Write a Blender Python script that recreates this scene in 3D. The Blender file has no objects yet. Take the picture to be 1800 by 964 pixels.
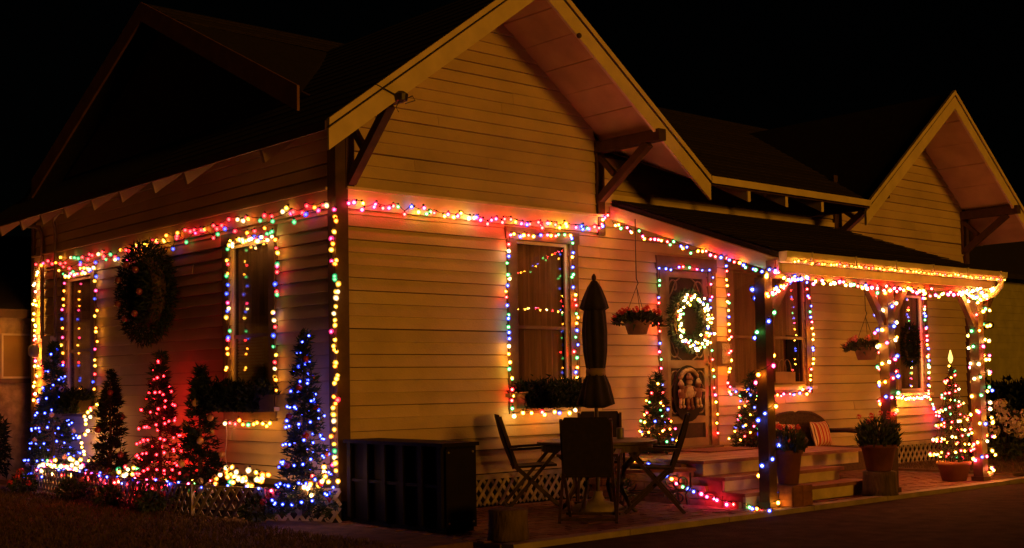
import bpy, math, random
import numpy as np
from mathutils import Vector, Matrix
random.seed(7); rng = np.random.default_rng(7)
SC = bpy.context.scene
COL = SC.collection

# ------------------------------------------------------------------ camera
FPX, CYP, YAW, PIT, ROL, CAMH = 2187.1, 582.9, .72413, .042386, -.0157385, 1.33
_f = np.array([math.sin(YAW)*math.cos(PIT), math.cos(YAW)*math.cos(PIT), math.sin(PIT)])
_r = np.array([math.cos(YAW), -math.sin(YAW), 0.]); _u = np.cross(_r, _f)
_r, _u = _r*math.cos(ROL)+_u*math.sin(ROL), -_r*math.sin(ROL)+_u*math.cos(ROL)
def ray(x, y): return _f+_r*(x-900)/FPX-_u*(y-CYP)/FPX
_d = ray(598, 917); CAM = _d*(CAMH/_d[2])            # the house corner's foot is the origin
def onZ(x, y, z=0.): d = ray(x, y); return Vector(CAM+d*((z-CAM[2])/d[2]))
def onY(x, y, Y=0.): d = ray(x, y); return Vector(CAM+d*((Y-CAM[1])/d[1]))
def onX(x, y, X=0.): d = ray(x, y); return Vector(CAM+d*((X-CAM[0])/d[0]))
cd = bpy.data.cameras.new('camera'); cam = bpy.data.objects.new('camera', cd); COL.objects.link(cam)
cam.matrix_world = Matrix(((_r[0], _u[0], -_f[0], CAM[0]), (_r[1], _u[1], -_f[1], CAM[1]), (_r[2], _u[2], -_f[2], CAM[2]), (0, 0, 0, 1)))
cd.sensor_width = 36; cd.lens = FPX/1800*36; cd.shift_y = (CYP-482)/1800
cd.clip_start = .1; cd.clip_end = 600
SC.camera = cam

# ------------------------------------------------------------------ night sky and the town's low sodium light
AZ, EL = math.radians(-3), math.radians(4.5)          # azimuth right of the front wall's normal, elevation
W = bpy.data.worlds.new('World'); SC.world = W; W.use_nodes = True
nt = W.node_tree; bg = nt.nodes['Background']
sky = nt.nodes.new('ShaderNodeTexSky'); sky.sky_type = 'NISHITA'; sky.sun_disc = False
sky.sun_elevation = EL; sky.sun_rotation = math.pi-AZ
nt.links.new(sky.outputs[0], bg.inputs[0]); bg.inputs[1].default_value = .00012
sd = bpy.data.lights.new('sun', 'SUN'); sun = bpy.data.objects.new('sun', sd); COL.objects.link(sun)
sd.energy = .87; sd.color = (1, .35, .015); sd.angle = math.radians(9)
Ld = Vector((math.sin(AZ)*math.cos(EL), -math.cos(AZ)*math.cos(EL), math.sin(EL)))
sun.rotation_euler = Ld.to_track_quat('Z', 'Y').to_euler()
sun.location = (6, -20, 8)
SC.view_settings.view_transform = 'Standard'; SC.view_settings.look = 'None'
SC.view_settings.exposure = 0; SC.view_settings.gamma = 1; SC.view_settings.use_curve_mapping = False
cy = SC.cycles
cy.use_denoising = True; cy.max_bounces = 5; cy.diffuse_bounces = 3; cy.glossy_bounces = 3
cy.transparent_max_bounces = 10; cy.sample_clamp_indirect = 2.5; cy.sample_clamp_direct = 0
cy.caustics_reflective = False; cy.caustics_refractive = False; cy.use_light_tree = True
SC.render.use_motion_blur = False

# ------------------------------------------------------------------ materials
MATS = {}
def mat(name, col, rough=.7, var=.25, scale=6., bump=0., bscale=None, objvar=0., metal=0., spec=.3, stretch=(1, 1, 1)):
    if name in MATS: return MATS[name]
    m = bpy.data.materials.new(name); m.use_nodes = True; n = m.node_tree.nodes; l = m.node_tree.links
    p = n['Principled BSDF']; p.inputs['Roughness'].default_value = rough; p.inputs['Metallic'].default_value = metal
    p.inputs['Specular IOR Level'].default_value = spec
    tc = n.new('ShaderNodeTexCoord'); mp = n.new('ShaderNodeMapping'); mp.inputs['Scale'].default_value = stretch
    geo = n.new('ShaderNodeNewGeometry'); l.new(geo.outputs['Position'], mp.inputs[0])
    nz = n.new('ShaderNodeTexNoise'); nz.inputs['Scale'].default_value = scale; nz.inputs['Detail'].default_value = 5
    l.new(mp.outputs[0], nz.inputs['Vector'])
    mr = n.new('ShaderNodeMapRange'); mr.inputs[1].default_value = .3; mr.inputs[2].default_value = .7
    mr.inputs[3].default_value = 1-var; mr.inputs[4].default_value = 1+var*.5; l.new(nz.outputs[0], mr.inputs[0])
    hs = n.new('ShaderNodeHueSaturation'); hs.inputs['Color'].default_value = (*col, 1)
    out = mr.outputs[0]
    if objvar:
        oi = n.new('ShaderNodeObjectInfo'); mo = n.new('ShaderNodeMapRange')
        mo.inputs[3].default_value = 1-objvar; mo.inputs[4].default_value = 1+objvar*.6
        l.new(oi.outputs['Random'], mo.inputs[0])
        mu = n.new('ShaderNodeMath'); mu.operation = 'MULTIPLY'; l.new(out, mu.inputs[0]); l.new(mo.outputs[0], mu.inputs[1]); out = mu.outputs[0]
    l.new(out, hs.inputs['Value']); l.new(hs.outputs[0], p.inputs['Base Color'])
    if bump:
        b = n.new('ShaderNodeBump'); b.inputs['Strength'].default_value = bump; b.inputs['Distance'].default_value = .02
        nb = n.new('ShaderNodeTexNoise'); nb.inputs['Scale'].default_value = bscale or scale*4; nb.inputs['Detail'].default_value = 6
        l.new(mp.outputs[0], nb.inputs['Vector']); l.new(nb.outputs[0], b.inputs['Height']); l.new(b.outputs[0], p.inputs['Normal'])
    MATS[name] = m; return m
M_clap = mat('clapboard_paint', (.50, .41, .24), .65, .16, 1.6, .2, 40, .10, stretch=(1, 1, 1.6))
M_trim = mat('white_trim', (.72, .62, .42), .5, .15, 5)
M_soffit = mat('soffit_paint', (.55, .38, .2), .6, .2, 3, .1, 20)
M_brown = mat('brown_trim', (.075, .042, .022), .55, .3, 9, .15)
M_casing = mat('casing_brown', (.16, .10, .055), .5, .25, 9)
M_shing = mat('asphalt_shingle', (.026, .019, .016), .95, .5, 18, .6, 70, .3)
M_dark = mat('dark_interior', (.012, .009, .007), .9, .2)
M_sheath = mat('sheathing', (.09, .065, .045), .9)
M_curtain = mat('curtain', (.42, .27, .15), .9, .35, 3, stretch=(7, 7, .5))
M_blind = mat('blind_slat', (.42, .38, .30), .6, .1)
M_gutter = mat('gutter_metal', (.66, .62, .52), .35, .12, 8)
M_lattice = mat('lattice_paint', (.42, .36, .28), .7, .35, 10, objvar=.25)
M_asph = mat('asphalt', (.055, .033, .022), .95, .45, 5, .8, 90, spec=.05)
M_grass = mat('grass', (.12, .08, .03), .9, .5, 6, .3)
M_lawn = mat('lawn_soil', (.13, .075, .035), .95, .5, 7, .8, 40)
M_soil = mat('soil', (.03, .02, .014), .95, .4, 8, .8, 30)
M_brick = mat('paving_brick', (.19, .085, .055), .8, .4, 12, .4, 40, .35)
M_mortar = mat('mortar', (.10, .08, .065), .95)
M_conc = mat('concrete', (.27, .23, .18), .85, .3, 5, .35, 40)
M_redbrick = mat('side_brick', (.26, .11, .07), .8, .35, 10, .3, 40, .25)
M_tread = mat('tread_red_paint', (.22, .10, .06), .55, .35, 7, .2)
M_riser = mat('riser_cream', (.52, .45, .30), .6, .25, 5, .2, 30)
M_wood = mat('dark_wood', (.045, .026, .016), .5, .4, 12, stretch=(3, 3, 1))
M_mesh = mat('sling_fabric', (.022, .016, .013), .9, .3, 20)
M_umb = mat('umbrella_cloth', (.020, .016, .016), .85, .3, 8, .2)
M_strap = mat('umbrella_strap', (.22, .16, .10), .8)
M_iron = mat('black_iron', (.02, .017, .015), .45, .2, spec=.5)
M_terra = mat('terracotta', (.24, .10, .055), .75, .3, 6, .2)
M_terrad = mat('dark_terracotta', (.14, .05, .03), .7, .3, 6, .2)
M_basket = mat('basket_pot', (.20, .12, .07), .8, .3, 10, .3)
M_bark = mat('bark', (.10, .07, .045), .9, .5, 14, .8, 40, stretch=(1, 1, .3))
M_needle = mat('evergreen_needles', (.022, .045, .022), .75, .5, 12, objvar=.1)
M_needled = mat('dark_evergreen', (.012, .024, .013), .8, .5, 12)
M_leaf = mat('leaf', (.035, .055, .02), .7, .5, 14)
M_leafl = mat('light_leaf', (.07, .09, .04), .7, .5, 14)
M_redfl = mat('red_petal', (.55, .045, .04), .6, .3, 20)
M_pinkfl = mat('pink_petal', (.50, .16, .13), .6, .3, 20)
M_whitefl = mat('cream_petal', (.62, .54, .42), .6, .3, 20)
M_wire = mat('light_wire', (.012, .022, .012), .6)
M_wicker = mat('wicker', (.055, .032, .02), .7, .4, 30, .6, 90)
M_gold = mat('gold_ball', (.62, .36, .12), .25, .1, spec=.8)
M_pinkball = mat('pink_ball', (.62, .34, .25), .25, .1, spec=.8)
M_redball = mat('red_ball', (.45, .03, .03), .2, .1, spec=.8)
M_darkball = mat('dark_ball', (.20, .05, .05), .18, .1, spec=.9)
M_cab = mat('cabinet_black', (.005, .004, .004), .7, .3, 6, spec=.08)
M_cabf = mat('cabinet_panel', (.009, .007, .005), .7, .3, 6, spec=.1)
M_screw = mat('screw_metal', (.6, .55, .45), .3, .1, metal=.8)
M_pipe = mat('grey_conduit', (.20, .16, .12), .5)
M_meter = mat('meter_grey', (.32, .32, .33), .4, .15)
M_stucco = mat('stucco', (.55, .43, .22), .9, .4, 9, 1.0, 26)
M_wallr = mat('neighbour_siding', (.34, .34, .19), .7, .2, 3)
M_roofd = mat('neighbour_roof', (.02, .017, .015), .95)
M_door = mat('door_paint', (.20, .15, .085), .5, .2, 8)
M_screen = mat('door_screen', (.030, .021, .014), .7, .3, 30)
M_doll = mat('doll_cloth', (.40, .32, .20), .85, .3, 18)
M_dollb = mat('doll_brown', (.16, .075, .045), .85, .3, 18)
M_dollr = mat('doll_red', (.36, .06, .04), .85, .3, 18)
M_frame = mat('frame_wood', (.12, .07, .04), .5)
M_pic = mat('tile_face', (.45, .40, .26), .4, .55, 45)
M_cup = mat('candle_glass', (.10, .10, .06), .3)
M_shade = mat('lamp_metal', (.25, .18, .10), .35, .1, metal=.6)
def stripes():
    m = mat('cushion_stripes', (.5, .4, .28), .85, .15, 20); n = m.node_tree.nodes; l = m.node_tree.links
    tc = n.new('ShaderNodeTexCoord'); sx = n.new('ShaderNodeSeparateXYZ'); l.new(tc.outputs['Object'], sx.inputs[0])
    mu = n.new('ShaderNodeMath'); mu.operation = 'MULTIPLY'; mu.inputs[1].default_value = 11.5; l.new(sx.outputs[0], mu.inputs[0])
    ad = n.new('ShaderNodeMath'); ad.operation = 'ADD'; ad.inputs[1].default_value = 40; l.new(mu.outputs[0], ad.inputs[0])
    fr = n.new('ShaderNodeMath'); fr.operation = 'FRACT'; l.new(ad.outputs[0], fr.inputs[0])
    cr = n.new('ShaderNodeValToRGB'); cr.color_ramp.interpolation = 'CONSTANT'; e = cr.color_ramp.elements
    e[0].color = (.34, .05, .035, 1); e[1].position = .42; e[1].color = (.60, .50, .33, 1)
    for p, c in ((.62, (.16, .07, .04, 1)), (.74, (.62, .52, .34, 1)), (.9, (.34, .05, .035, 1))):
        q = e.new(p); q.color = c
    l.new(fr.outputs[0], cr.inputs[0]); l.new(cr.outputs[0], n['Principled BSDF'].inputs['Base Color']); return m
M_cushion = stripes()
def glassmat():
    m = bpy.data.materials.new('window_glass'); m.use_nodes = True; n = m.node_tree.nodes; l = m.node_tree.links
    n.remove(n['Principled BSDF']); o = n['Material Output']
    t = n.new('ShaderNodeBsdfTransparent'); t.inputs[0].default_value = (.8, .8, .8, 1)
    g = n.new('ShaderNodeBsdfGlossy'); g.inputs['Roughness'].default_value = .015
    lw = n.new('ShaderNodeLayerWeight'); lw.inputs[0].default_value = .5; pw = n.new('ShaderNodeMath'); pw.operation = 'POWER'; pw.inputs[1].default_value = 3.5; l.new(lw.outputs['Facing'], pw.inputs[0])
    fr = n.new('ShaderNodeMath'); fr.operation = 'MULTIPLY_ADD'; fr.inputs[1].default_value = .85; fr.inputs[2].default_value = .025; l.new(pw.outputs[0], fr.inputs[0]); mx = n.new('ShaderNodeMixShader')
    l.new(fr.outputs[0], mx.inputs[0]); l.new(t.outputs[0], mx.inputs[1]); l.new(g.outputs[0], mx.inputs[2]); l.new(mx.outputs[0], o.inputs[0]); return m
M_glass = glassmat()
BULBCOL = {   # filament radiance, glass tint, which also glows as the bulb's halo
    'red': ((18, .35, .25), (1, .02, .05)), 'pink': ((16, .5, 1.1), (1, .03, .22)), 'orange': ((18, 4.6, .25), (1, .20, .01)),
    'amber': ((19, 6.8, .5), (1, .42, .03)), 'green': ((.5, 2.8, .5), (.02, .42, .14)), 'blue': ((.4, .5, 3.2), (.03, .07, 1)),
    'white': ((18, 9, 2.4), (1, .62, .25)), 'ice': ((.35, .5, 6.5), (.01, .03, 1)), 'ruby': ((16, .13, .16), (1, .01, .03))}
GAIN = 10.5
def emat(name, c, s, mixf=None):
    m = bpy.data.materials.new(name); m.use_nodes = True; n = m.node_tree.nodes; l = m.node_tree.links
    n.remove(n['Principled BSDF']); o = n['Material Output']; e = n.new('ShaderNodeEmission')
    e.inputs[0].default_value = (*c, 1); e.inputs[1].default_value = s
    if mixf is None: l.new(e.outputs[0], o.inputs[0])
    else:
        t = n.new('ShaderNodeBsdfTransparent'); mx = n.new('ShaderNodeMixShader'); mx.inputs[0].default_value = mixf
        l.new(t.outputs[0], mx.inputs[1]); l.new(e.outputs[0], mx.inputs[2]); l.new(mx.outputs[0], o.inputs[0])
        m.cycles.emission_sampling = 'NONE'
    return m
_bmat = {}
def bulbmat(k, g):
    if (k, g) not in _bmat: _bmat[(k, g)] = (emat('filament_'+k, tuple(x/20 for x in BULBCOL[k][0]), 20*GAIN*g), emat('halo_glass_'+k, BULBCOL[k][1], 1.7, .45))
    return _bmat[(k, g)]

# ------------------------------------------------------------------ mesh helpers
def link(name, me, m=None, parent=None, kind=None):
    o = bpy.data.objects.new(name, me); COL.objects.link(o)
    if m is not None and me is not None and not me.materials: me.materials.append(m)
    if parent is not None: o.parent = parent
    if kind: o['kind'] = kind
    return o
def mesh(name, v, f, smooth=False):
    me = bpy.data.meshes.new(name); me.from_pydata([tuple(p) for p in v], [], [tuple(q) for q in f]); me.update()
    if smooth: me.polygons.foreach_set('use_smooth', [True]*len(me.polygons))
    return me
def thing(name, label, cat, loc=(0, 0, 0), rz=0., group=None):
    o = bpy.data.objects.new(name, None); COL.objects.link(o); o.location = loc; o.rotation_euler = (0, 0, rz); o.empty_display_size = .1
    return tag(o, label, cat, group)
def tag(o, label, cat, group=None):
    o['label'] = label; o['category'] = cat
    if group: o['group'] = group
    return o
class MB:
    def __init__(s): s.v = []; s.f = []
    def add(s, v, f): n = len(s.v); s.v += [Vector(p) for p in v]; s.f += [tuple(i+n for i in q) for q in f]
    def box(s, x0, x1, y0, y1, z0, z1):
        s.add([(x0, y0, z0), (x1, y0, z0), (x1, y1, z0), (x0, y1, z0), (x0, y0, z1), (x1, y0, z1), (x1, y1, z1), (x0, y1, z1)],
              [(0, 3, 2, 1), (4, 5, 6, 7), (0, 1, 5, 4), (1, 2, 6, 5), (2, 3, 7, 6), (3, 0, 4, 7)]); return s
    def bar(s, a, b, w, t, up=(0, 0, 1)):
        a = Vector(a); b = Vector(b); d = (b-a).normalized(); up = Vector(up)
        if abs(d.dot(up)) > .98: up = Vector((0, 1, 0))
        x = d.cross(up).normalized()*w/2; y = x.normalized().cross(d)*t/2
        s.add([a-x-y, a+x-y, a+x+y, a-x+y, b-x-y, b+x-y, b+x+y, b-x+y],
              [(0, 3, 2, 1), (4, 5, 6, 7), (0, 1, 5, 4), (1, 2, 6, 5), (2, 3, 7, 6), (3, 0, 4, 7)]); return s
    def tube(s, pts, r, n=6, cap=True):
        pts = [Vector(p) for p in pts]; rings = []; rr = r if isinstance(r, (list, tuple)) else [r]*len(pts); ref = None
        for i, p in enumerate(pts):
            d = (pts[min(i+1, len(pts)-1)]-pts[max(i-1, 0)])
            d = d.normalized() if d.length > 1e-9 else Vector((0, 0, 1))
            if ref is None: ref = Vector((0, 0, 1)) if abs(d.z) < .9 else Vector((1, 0, 0))
            x = d.cross(ref); x = x.normalized() if x.length > 1e-6 else Vector((1, 0, 0)); y = d.cross(x).normalized(); ref = -y if False else y.cross(d)*0+ref
            rings.append([p+(x*math.cos(k*math.tau/n)+y*math.sin(k*math.tau/n))*rr[i] for k in range(n)])
        v = [q for ring in rings for q in ring]; f = []
        for i in range(len(pts)-1):
            for k in range(n): f.append((i*n+k, i*n+(k+1) % n, (i+1)*n+(k+1) % n, (i+1)*n+k))
        if cap: f.append(tuple(range(n))[::-1]); f.append(tuple((len(pts)-1)*n+k for k in range(n)))
        s.add(v, f); return s
    def lathe(s, prof, n=20, c=(0, 0, 0), wob=None):
        c = Vector(c); v = []; f = []
        for i, (r, z) in enumerate(prof):
            for k in range(n):
                a = k*math.tau/n; q = r*(wob(i, a) if wob else 1); v.append(c+Vector((q*math.cos(a), q*math.sin(a), z)))
        for i in range(len(prof)-1):
            for k in range(n): f.append((i*n+k, i*n+(k+1) % n, (i+1)*n+(k+1) % n, (i+1)*n+k))
        f.append(tuple(range(n))[::-1]); f.append(tuple((len(prof)-1)*n+k for k in range(n)))
        s.add(v, f); return s
    def prism(s, poly, off):
        n = len(poly); off = Vector(off); p = [Vector(q) for q in poly]
        s.add(p+[q+off for q in p], [tuple(range(n)), tuple(range(2*n-1, n-1, -1))]+[(i, i+n, (i+1) % n+n, (i+1) % n) for i in range(n)]); return s
    def ball(s, c, r, n=10, m=6, sc=(1, 1, 1)):
        c = Vector(c); v = []; f = []
        for i in range(m+1):
            t = math.pi*i/m
            for k in range(n):
                a = k*math.tau/n; v.append(c+Vector((r*math.sin(t)*math.cos(a)*sc[0], r*math.sin(t)*math.sin(a)*sc[1], r*math.cos(t)*sc[2])))
        for i in range(m):
            for k in range(n): f.append((i*n+k, (i+1)*n+k, (i+1)*n+(k+1) % n, i*n+(k+1) % n))
        s.add(v, f); return s
    def build(s, name, m, parent=None, smooth=False, kind=None): return link(name, mesh(name, s.v, s.f, smooth), m, parent, kind)
_unit = {}
def box(name, x0, x1, y0, y1, z0, z1, m, parent=None):      # a leaf piece: shared unit cube, scaled
    if m.name not in _unit: _unit[m.name] = mesh('piece', *(lambda b: (b.v, b.f))(MB().box(-.5, .5, -.5, .5, -.5, .5)))
    o = link(name, _unit[m.name], m, parent); o.location = ((x0+x1)/2, (y0+y1)/2, (z0+z1)/2); o.scale = (x1-x0, y1-y0, z1-z0); return o
def bar(name, a, b, w, t, m, parent=None, up=(0, 0, 1)): return MB().bar(a, b, w, t, up).build(name, m, parent)
_barm = {}
def slat(name, a, b, w, t, m, parent, nrm):      # shared-mesh bar between two points, lying flat against the plane with normal nrm
    if m.name not in _barm: _barm[m.name] = mesh('slat_piece', *(lambda q: (q.v, q.f))(MB().box(-.5, .5, -.5, .5, -.5, .5)))
    a = Vector(a); b = Vector(b); d = (b-a); L = d.length; d.normalize(); n = Vector(nrm).normalized(); x = d.cross(n)
    o = link(name, _barm[m.name], m, parent)
    Mx = Matrix(((x.x*w, n.x*t, d.x*L, 0), (x.y*w, n.y*t, d.y*L, 0), (x.z*w, n.z*t, d.z*L, 0), (0, 0, 0, 1)))
    o.matrix_local = Matrix.Translation((a+b)/2) @ Mx
    return o

# ------------------------------------------------------------------ ground
g = MB(); g.prism([(-250, -250, -.30), (300, -250, -.30), (300, 300, -.30), (-250, 300, -.30)], (0, 0, .26)); g = g.build('driveway', M_asph, kind='structure')
l_ = MB(); l_.prism([(-30, -2.3, -.06), (-.20, -2.3, -.06), (-.20, -.2, -.06), (-.25, 12, -.06), (-30, 12, -.06)], (0, 0, .075)); l_.build('lawn', M_lawn, kind='structure')
l_ = MB(); l_.prism([(9.3, -2.25, -.06), (40, -2.25, -.06), (40, 14, -.06), (9.3, 14, -.06)], (0, 0, .08)); l_.build('side_lawn', M_lawn, kind='structure')
def blades(n, xr, yr, h, z0, name, m, avoid=None):
    x = rng.uniform(*xr, n); y = rng.uniform(*yr, n); hh = h*rng.uniform(.5, 1.3, n); a = rng.uniform(0, 6.28, n); w = .006
    lx = rng.normal(0, .5, n)*hh; ly = rng.normal(0, .5, n)*hh
    v = np.empty((n, 3, 3)); v[:, 0] = np.c_[x-w*np.cos(a), y-w*np.sin(a), np.full(n, z0)]; v[:, 1] = np.c_[x+w*np.cos(a), y+w*np.sin(a), np.full(n, z0)]
    v[:, 2] = np.c_[x+lx, y+ly, z0+hh]
    link(name, mesh(name, v.reshape(-1, 3), np.arange(3*n).reshape(-1, 3)), m, kind='stuff')
    return bpy.data.objects[name]
tag(blades(30000, (-4.2, -.82), (-2.25, 7.5), .045, .014, 'grass', M_grass), 'short mown lawn grass beside the lattice fence', 'grass')
tag(blades(9000, (9.4, 15), (-2.2, -.1), .05, .018, 'grass', M_grass), 'lawn grass under the hydrangea at the far house end', 'grass')
pav = MB().prism([(-.12, -2.55, -.035), (9.25, -2.55, -.035), (9.25, -.02, -.035), (-.12, -.02, -.035)], (0, 0, .03)).build('patio', M_mortar, kind='structure')
bl = []
for j in range(24):
    y = -2.5+j*.105
    for i in range(46):
        x = -.01+i*.207+(.1 if j % 2 else 0)
        if x > 9.0: continue
        if 3.55 < x < 5.3 and y > -2.3: continue
        bl.append((math.hypot(x-CAM[0], y-CAM[1]) + (50 if x < .45 and y > -1.7 else 0), x, y))
bl.sort()
bm_ = mesh('brick', *(lambda b: (b.v, b.f))(MB().box(-.0995, .0995, -.0485, .0485, -.03, .0)))
for k, (d, x, y) in enumerate(bl[:300]):
    o = link('brick', bm_, M_brick, pav); o.location = (x, y, .004+random.uniform(-.004, .004)); o.rotation_euler = (random.gauss(0, .012), random.gauss(0, .008), random.gauss(0, .01))
rest = MB()
for d, x, y in bl[300:]:
    z = .002+random.uniform(-.004, .004); rest.box(x-.0995, x+.0995, y-.0485, y+.0485, -.03, z)
rest.build('brick_field', M_brick, pav, kind='stuff')
for i in range(7):
    box('edging_slab', -.1+i*1.4, 1.292+i*1.4, -2.70, -2.56, -.05, .012+.003*math.sin(i*2.3), M_conc, pav)
# ------------------------------------------------------------------ house
H = thing('house', 'cream clapboard house with front gables and a shed-roofed porch, hung with coloured lights', 'house')
ZS = .36; EXP = .129; XE = 12.35; YE = 8.05; BELT0, BELT1 = 3.12, 3.32
def rows(z0, z1):
    z = z0
    while z < z1-.01: yield z, min(EXP, z1-z); z += EXP
def wedge(name):   # unit clapboard, x 0..1, z 0..1, thin at its top, proud at its lower edge
    return mesh(name, [(0, -.030, .045), (1, -.030, .045), (1, .004, .02), (0, .004, .02), (0, -.012, 1.0), (1, -.012, 1.0), (1, .004, 1.0), (0, .004, 1.0)],
                [(0, 3, 2, 1), (4, 5, 6, 7), (0, 1, 5, 4), (1, 2, 6, 5), (2, 3, 7, 6), (3, 0, 4, 7)])
WEDGE = wedge('clapboard')
def clap(parent, a, b, z, h, side=False):
    if b-a < .02: return
    o = link('clapboard', WEDGE, M_clap, parent); t = random.gauss(0, .0009)
    if side: o.location = (0, b, z+random.gauss(0, .002)); o.rotation_euler = (0, t, -math.pi/2)
    else: o.location = (a, 0, z+random.gauss(0, .002)); o.rotation_euler = (0, t, 0)
    o.scale = (b-a, 1+random.uniform(-.2, .25), h)
def boards(parent, a0, a1, z0, z1, opens, side=False, joints=()):
    for z, h in rows(z0, z1):
        segs = [(a0, a1)]
        for (x0, x1, q0, q1) in opens:
            if z+h > q0+.01 and z < q1-.01:
                ns = []
                for s, e in segs:
                    if x1 <= s or x0 >= e: ns.append((s, e)); continue
                    if x0 > s: ns.append((s, x0))
                    if x1 < e: ns.append((x1, e))
                segs = ns
        for s, e in segs:
            if e-s > 2.6:
                c = random.uniform(s+.8, e-.8); clap(parent, s, c-.0015, z, h, side); clap(parent, c+.0015, e, z, h, side)
            else: clap(parent, s, e, z, h, side)
def sheath(name, a0, a1, z0, z1, opens, side, d0, d1):
    xs = sorted({a0, a1, *[o[0] for o in opens], *[o[1] for o in opens]}); zs = sorted({z0, z1, *[o[2] for o in opens], *[o[3] for o in opens]})
    b = MB()
    for i in range(len(xs)-1):
        for j in range(len(zs)-1):
            cx, cz = (xs[i]+xs[i+1])/2, (zs[j]+zs[j+1])/2
            if any(o[0] < cx < o[1] and o[2] < cz < o[3] for o in opens): continue
            if side: b.box(d0, d1, xs[i], xs[i+1], zs[j], zs[j+1])
            else: b.box(xs[i], xs[i+1], d0, d1, zs[j], zs[j+1])
    return b.build(name, M_sheath, H)
# openings: glass rectangles (along, along, z, z)
FW = (2.36, 3.18, 1.26, 2.95); DR = (4.86, 5.68, .50, 2.74); W2 = (6.19, 7.80, 1.27, 2.80); W3 = (10.23, 10.93, 1.13, 2.62)
WA = (1.27, 2.14, 1.16, 2.94); WB = (5.93, 6.81, 1.16, 2.90)
fopen = [FW, DR, W2, W3]; sopen = [WA, WB]
fwall = sheath('front_wall', .04, XE-.02, .30, 4.08, fopen, False, .012, .10)
swall = sheath('side_wall', .10, YE, .30, 4.2, sopen, True, .012, .10)
boards(fwall, .105, 3.70, ZS, BELT0, fopen); boards(fwall, 3.70, XE-.09, ZS, 3.52, fopen)
boards(swall, .09, YE-.09, ZS, BELT0, sopen, True); boards(swall, .105, YE-.09, BELT1, 4.15, [], True)
# gable boards
def gable_boards(parent, x0, x1, xc, zt, slope, z0):
    def piece(a0, b0, a1, b1, z, h):     # trapezoid board, cut to the roof slope
        z += random.gauss(0, .002); zb = z+.045*h; zu = z+h
        v = [(a0, -.030, zb), (b0, -.030, zb), (b0, .004, z+.02*h), (a0, .004, z+.02*h), (a1, -.012, zu), (b1, -.012, zu), (b1, .004, zu), (a1, .004, zu)]
        link('clapboard', mesh('clapboard', v, [(0, 3, 2, 1), (4, 5, 6, 7), (0, 1, 5, 4), (1, 2, 6, 5), (2, 3, 7, 6), (3, 0, 4, 7)]), M_clap, parent)
    for z, h in rows(z0, zt-.1):
        hb, ht = (zt-z)/slope, (zt-z-h)/slope
        a0, b0, a1, b1 = max(x0, xc-hb), min(x1, xc+hb), max(x0, xc-ht), min(x1, xc+ht)
        if b1-a1 < .05: continue
        if b1-a1 > 2.4 and random.random() < .6:
            c = random.uniform(a1+.6, b1-.6); piece(a0, c-.0015, a1, c-.0015, z, h); piece(c+.0015, b0, c+.0015, b1, z, h)
        else: piece(a0, b0, a1, b1, z, h)
gw = MB().prism([(.04, .012, 4.09), (3.72, .012, 4.09), (1.93, .012, 5.48)], (0, .09, 0)).build('gable_wall', M_sheath, H)
gable_boards(gw, .105, 3.66, 1.93, 5.60, .73, BELT1)
gw2 = MB().prism([(8.62, .012, 4.09), (12.33, .012, 4.09), (10.45, .012, 5.38)], (0, .09, 0)).build('gable_wall', M_sheath, H)
gable_boards(gw2, 8.70, 12.28, 10.45, 5.54, .785, 3.52)
boards(fwall, 3.78, 8.58, 3.525, 4.05, [])
box('frieze_board', 3.80, 8.56, -.045, -.018, 3.50, 3.60, M_trim, H)
for a in (BELT0,):
    box('belt_board', .10, 3.76, -.045, .005, a, BELT1, M_trim, H); box('belt_cap', .08, 3.78, -.075, .004, BELT1-.012, BELT1+.018, M_trim, H)
    box('belt_board', -.045, .005, .11, YE-.05, a, BELT1, M_clap, H); box('belt_cap', -.07, .004, .10, YE-.03, BELT1-.012, BELT1+.018, M_clap, H)
# corner boards
MB().box(-.05, .098, -.05, -.012, .2, 4.1).box(-.05, -.012, -.012, .098, .2, 3.95).build('corner_board', M_brown, H)
MB().box(3.66, 3.775, -.06, -.028, BELT0-.03, 4.22).build('corner_board', M_brown, H)
MB().box(-.05, -.012, YE-.09, YE+.02, .1, 3.9).build('corner_board', M_casing, H)
MB().box(8.56, 8.66, -.055, -.012, 3.4, 4.3).build('corner_board', M_brown, H)
MB().box(XE-.07, XE+.04, -.06, -.014, .1, 4.3).box(XE+.002, XE+.04, -.014, .1, .1, 4.3).build('corner_board', M_brown, H)
MB().box(XE-.1, XE, .11, YE, .1, 4.1).build('far_wall', M_clap, H)
MB().box(.11, XE-.11, YE-.1, YE, .1, 4.1).build('back_wall', M_clap, H)
MB().box(.11, XE-.11, .11, YE-.11, .3, .38).build('floor', M_dark, H)

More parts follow.
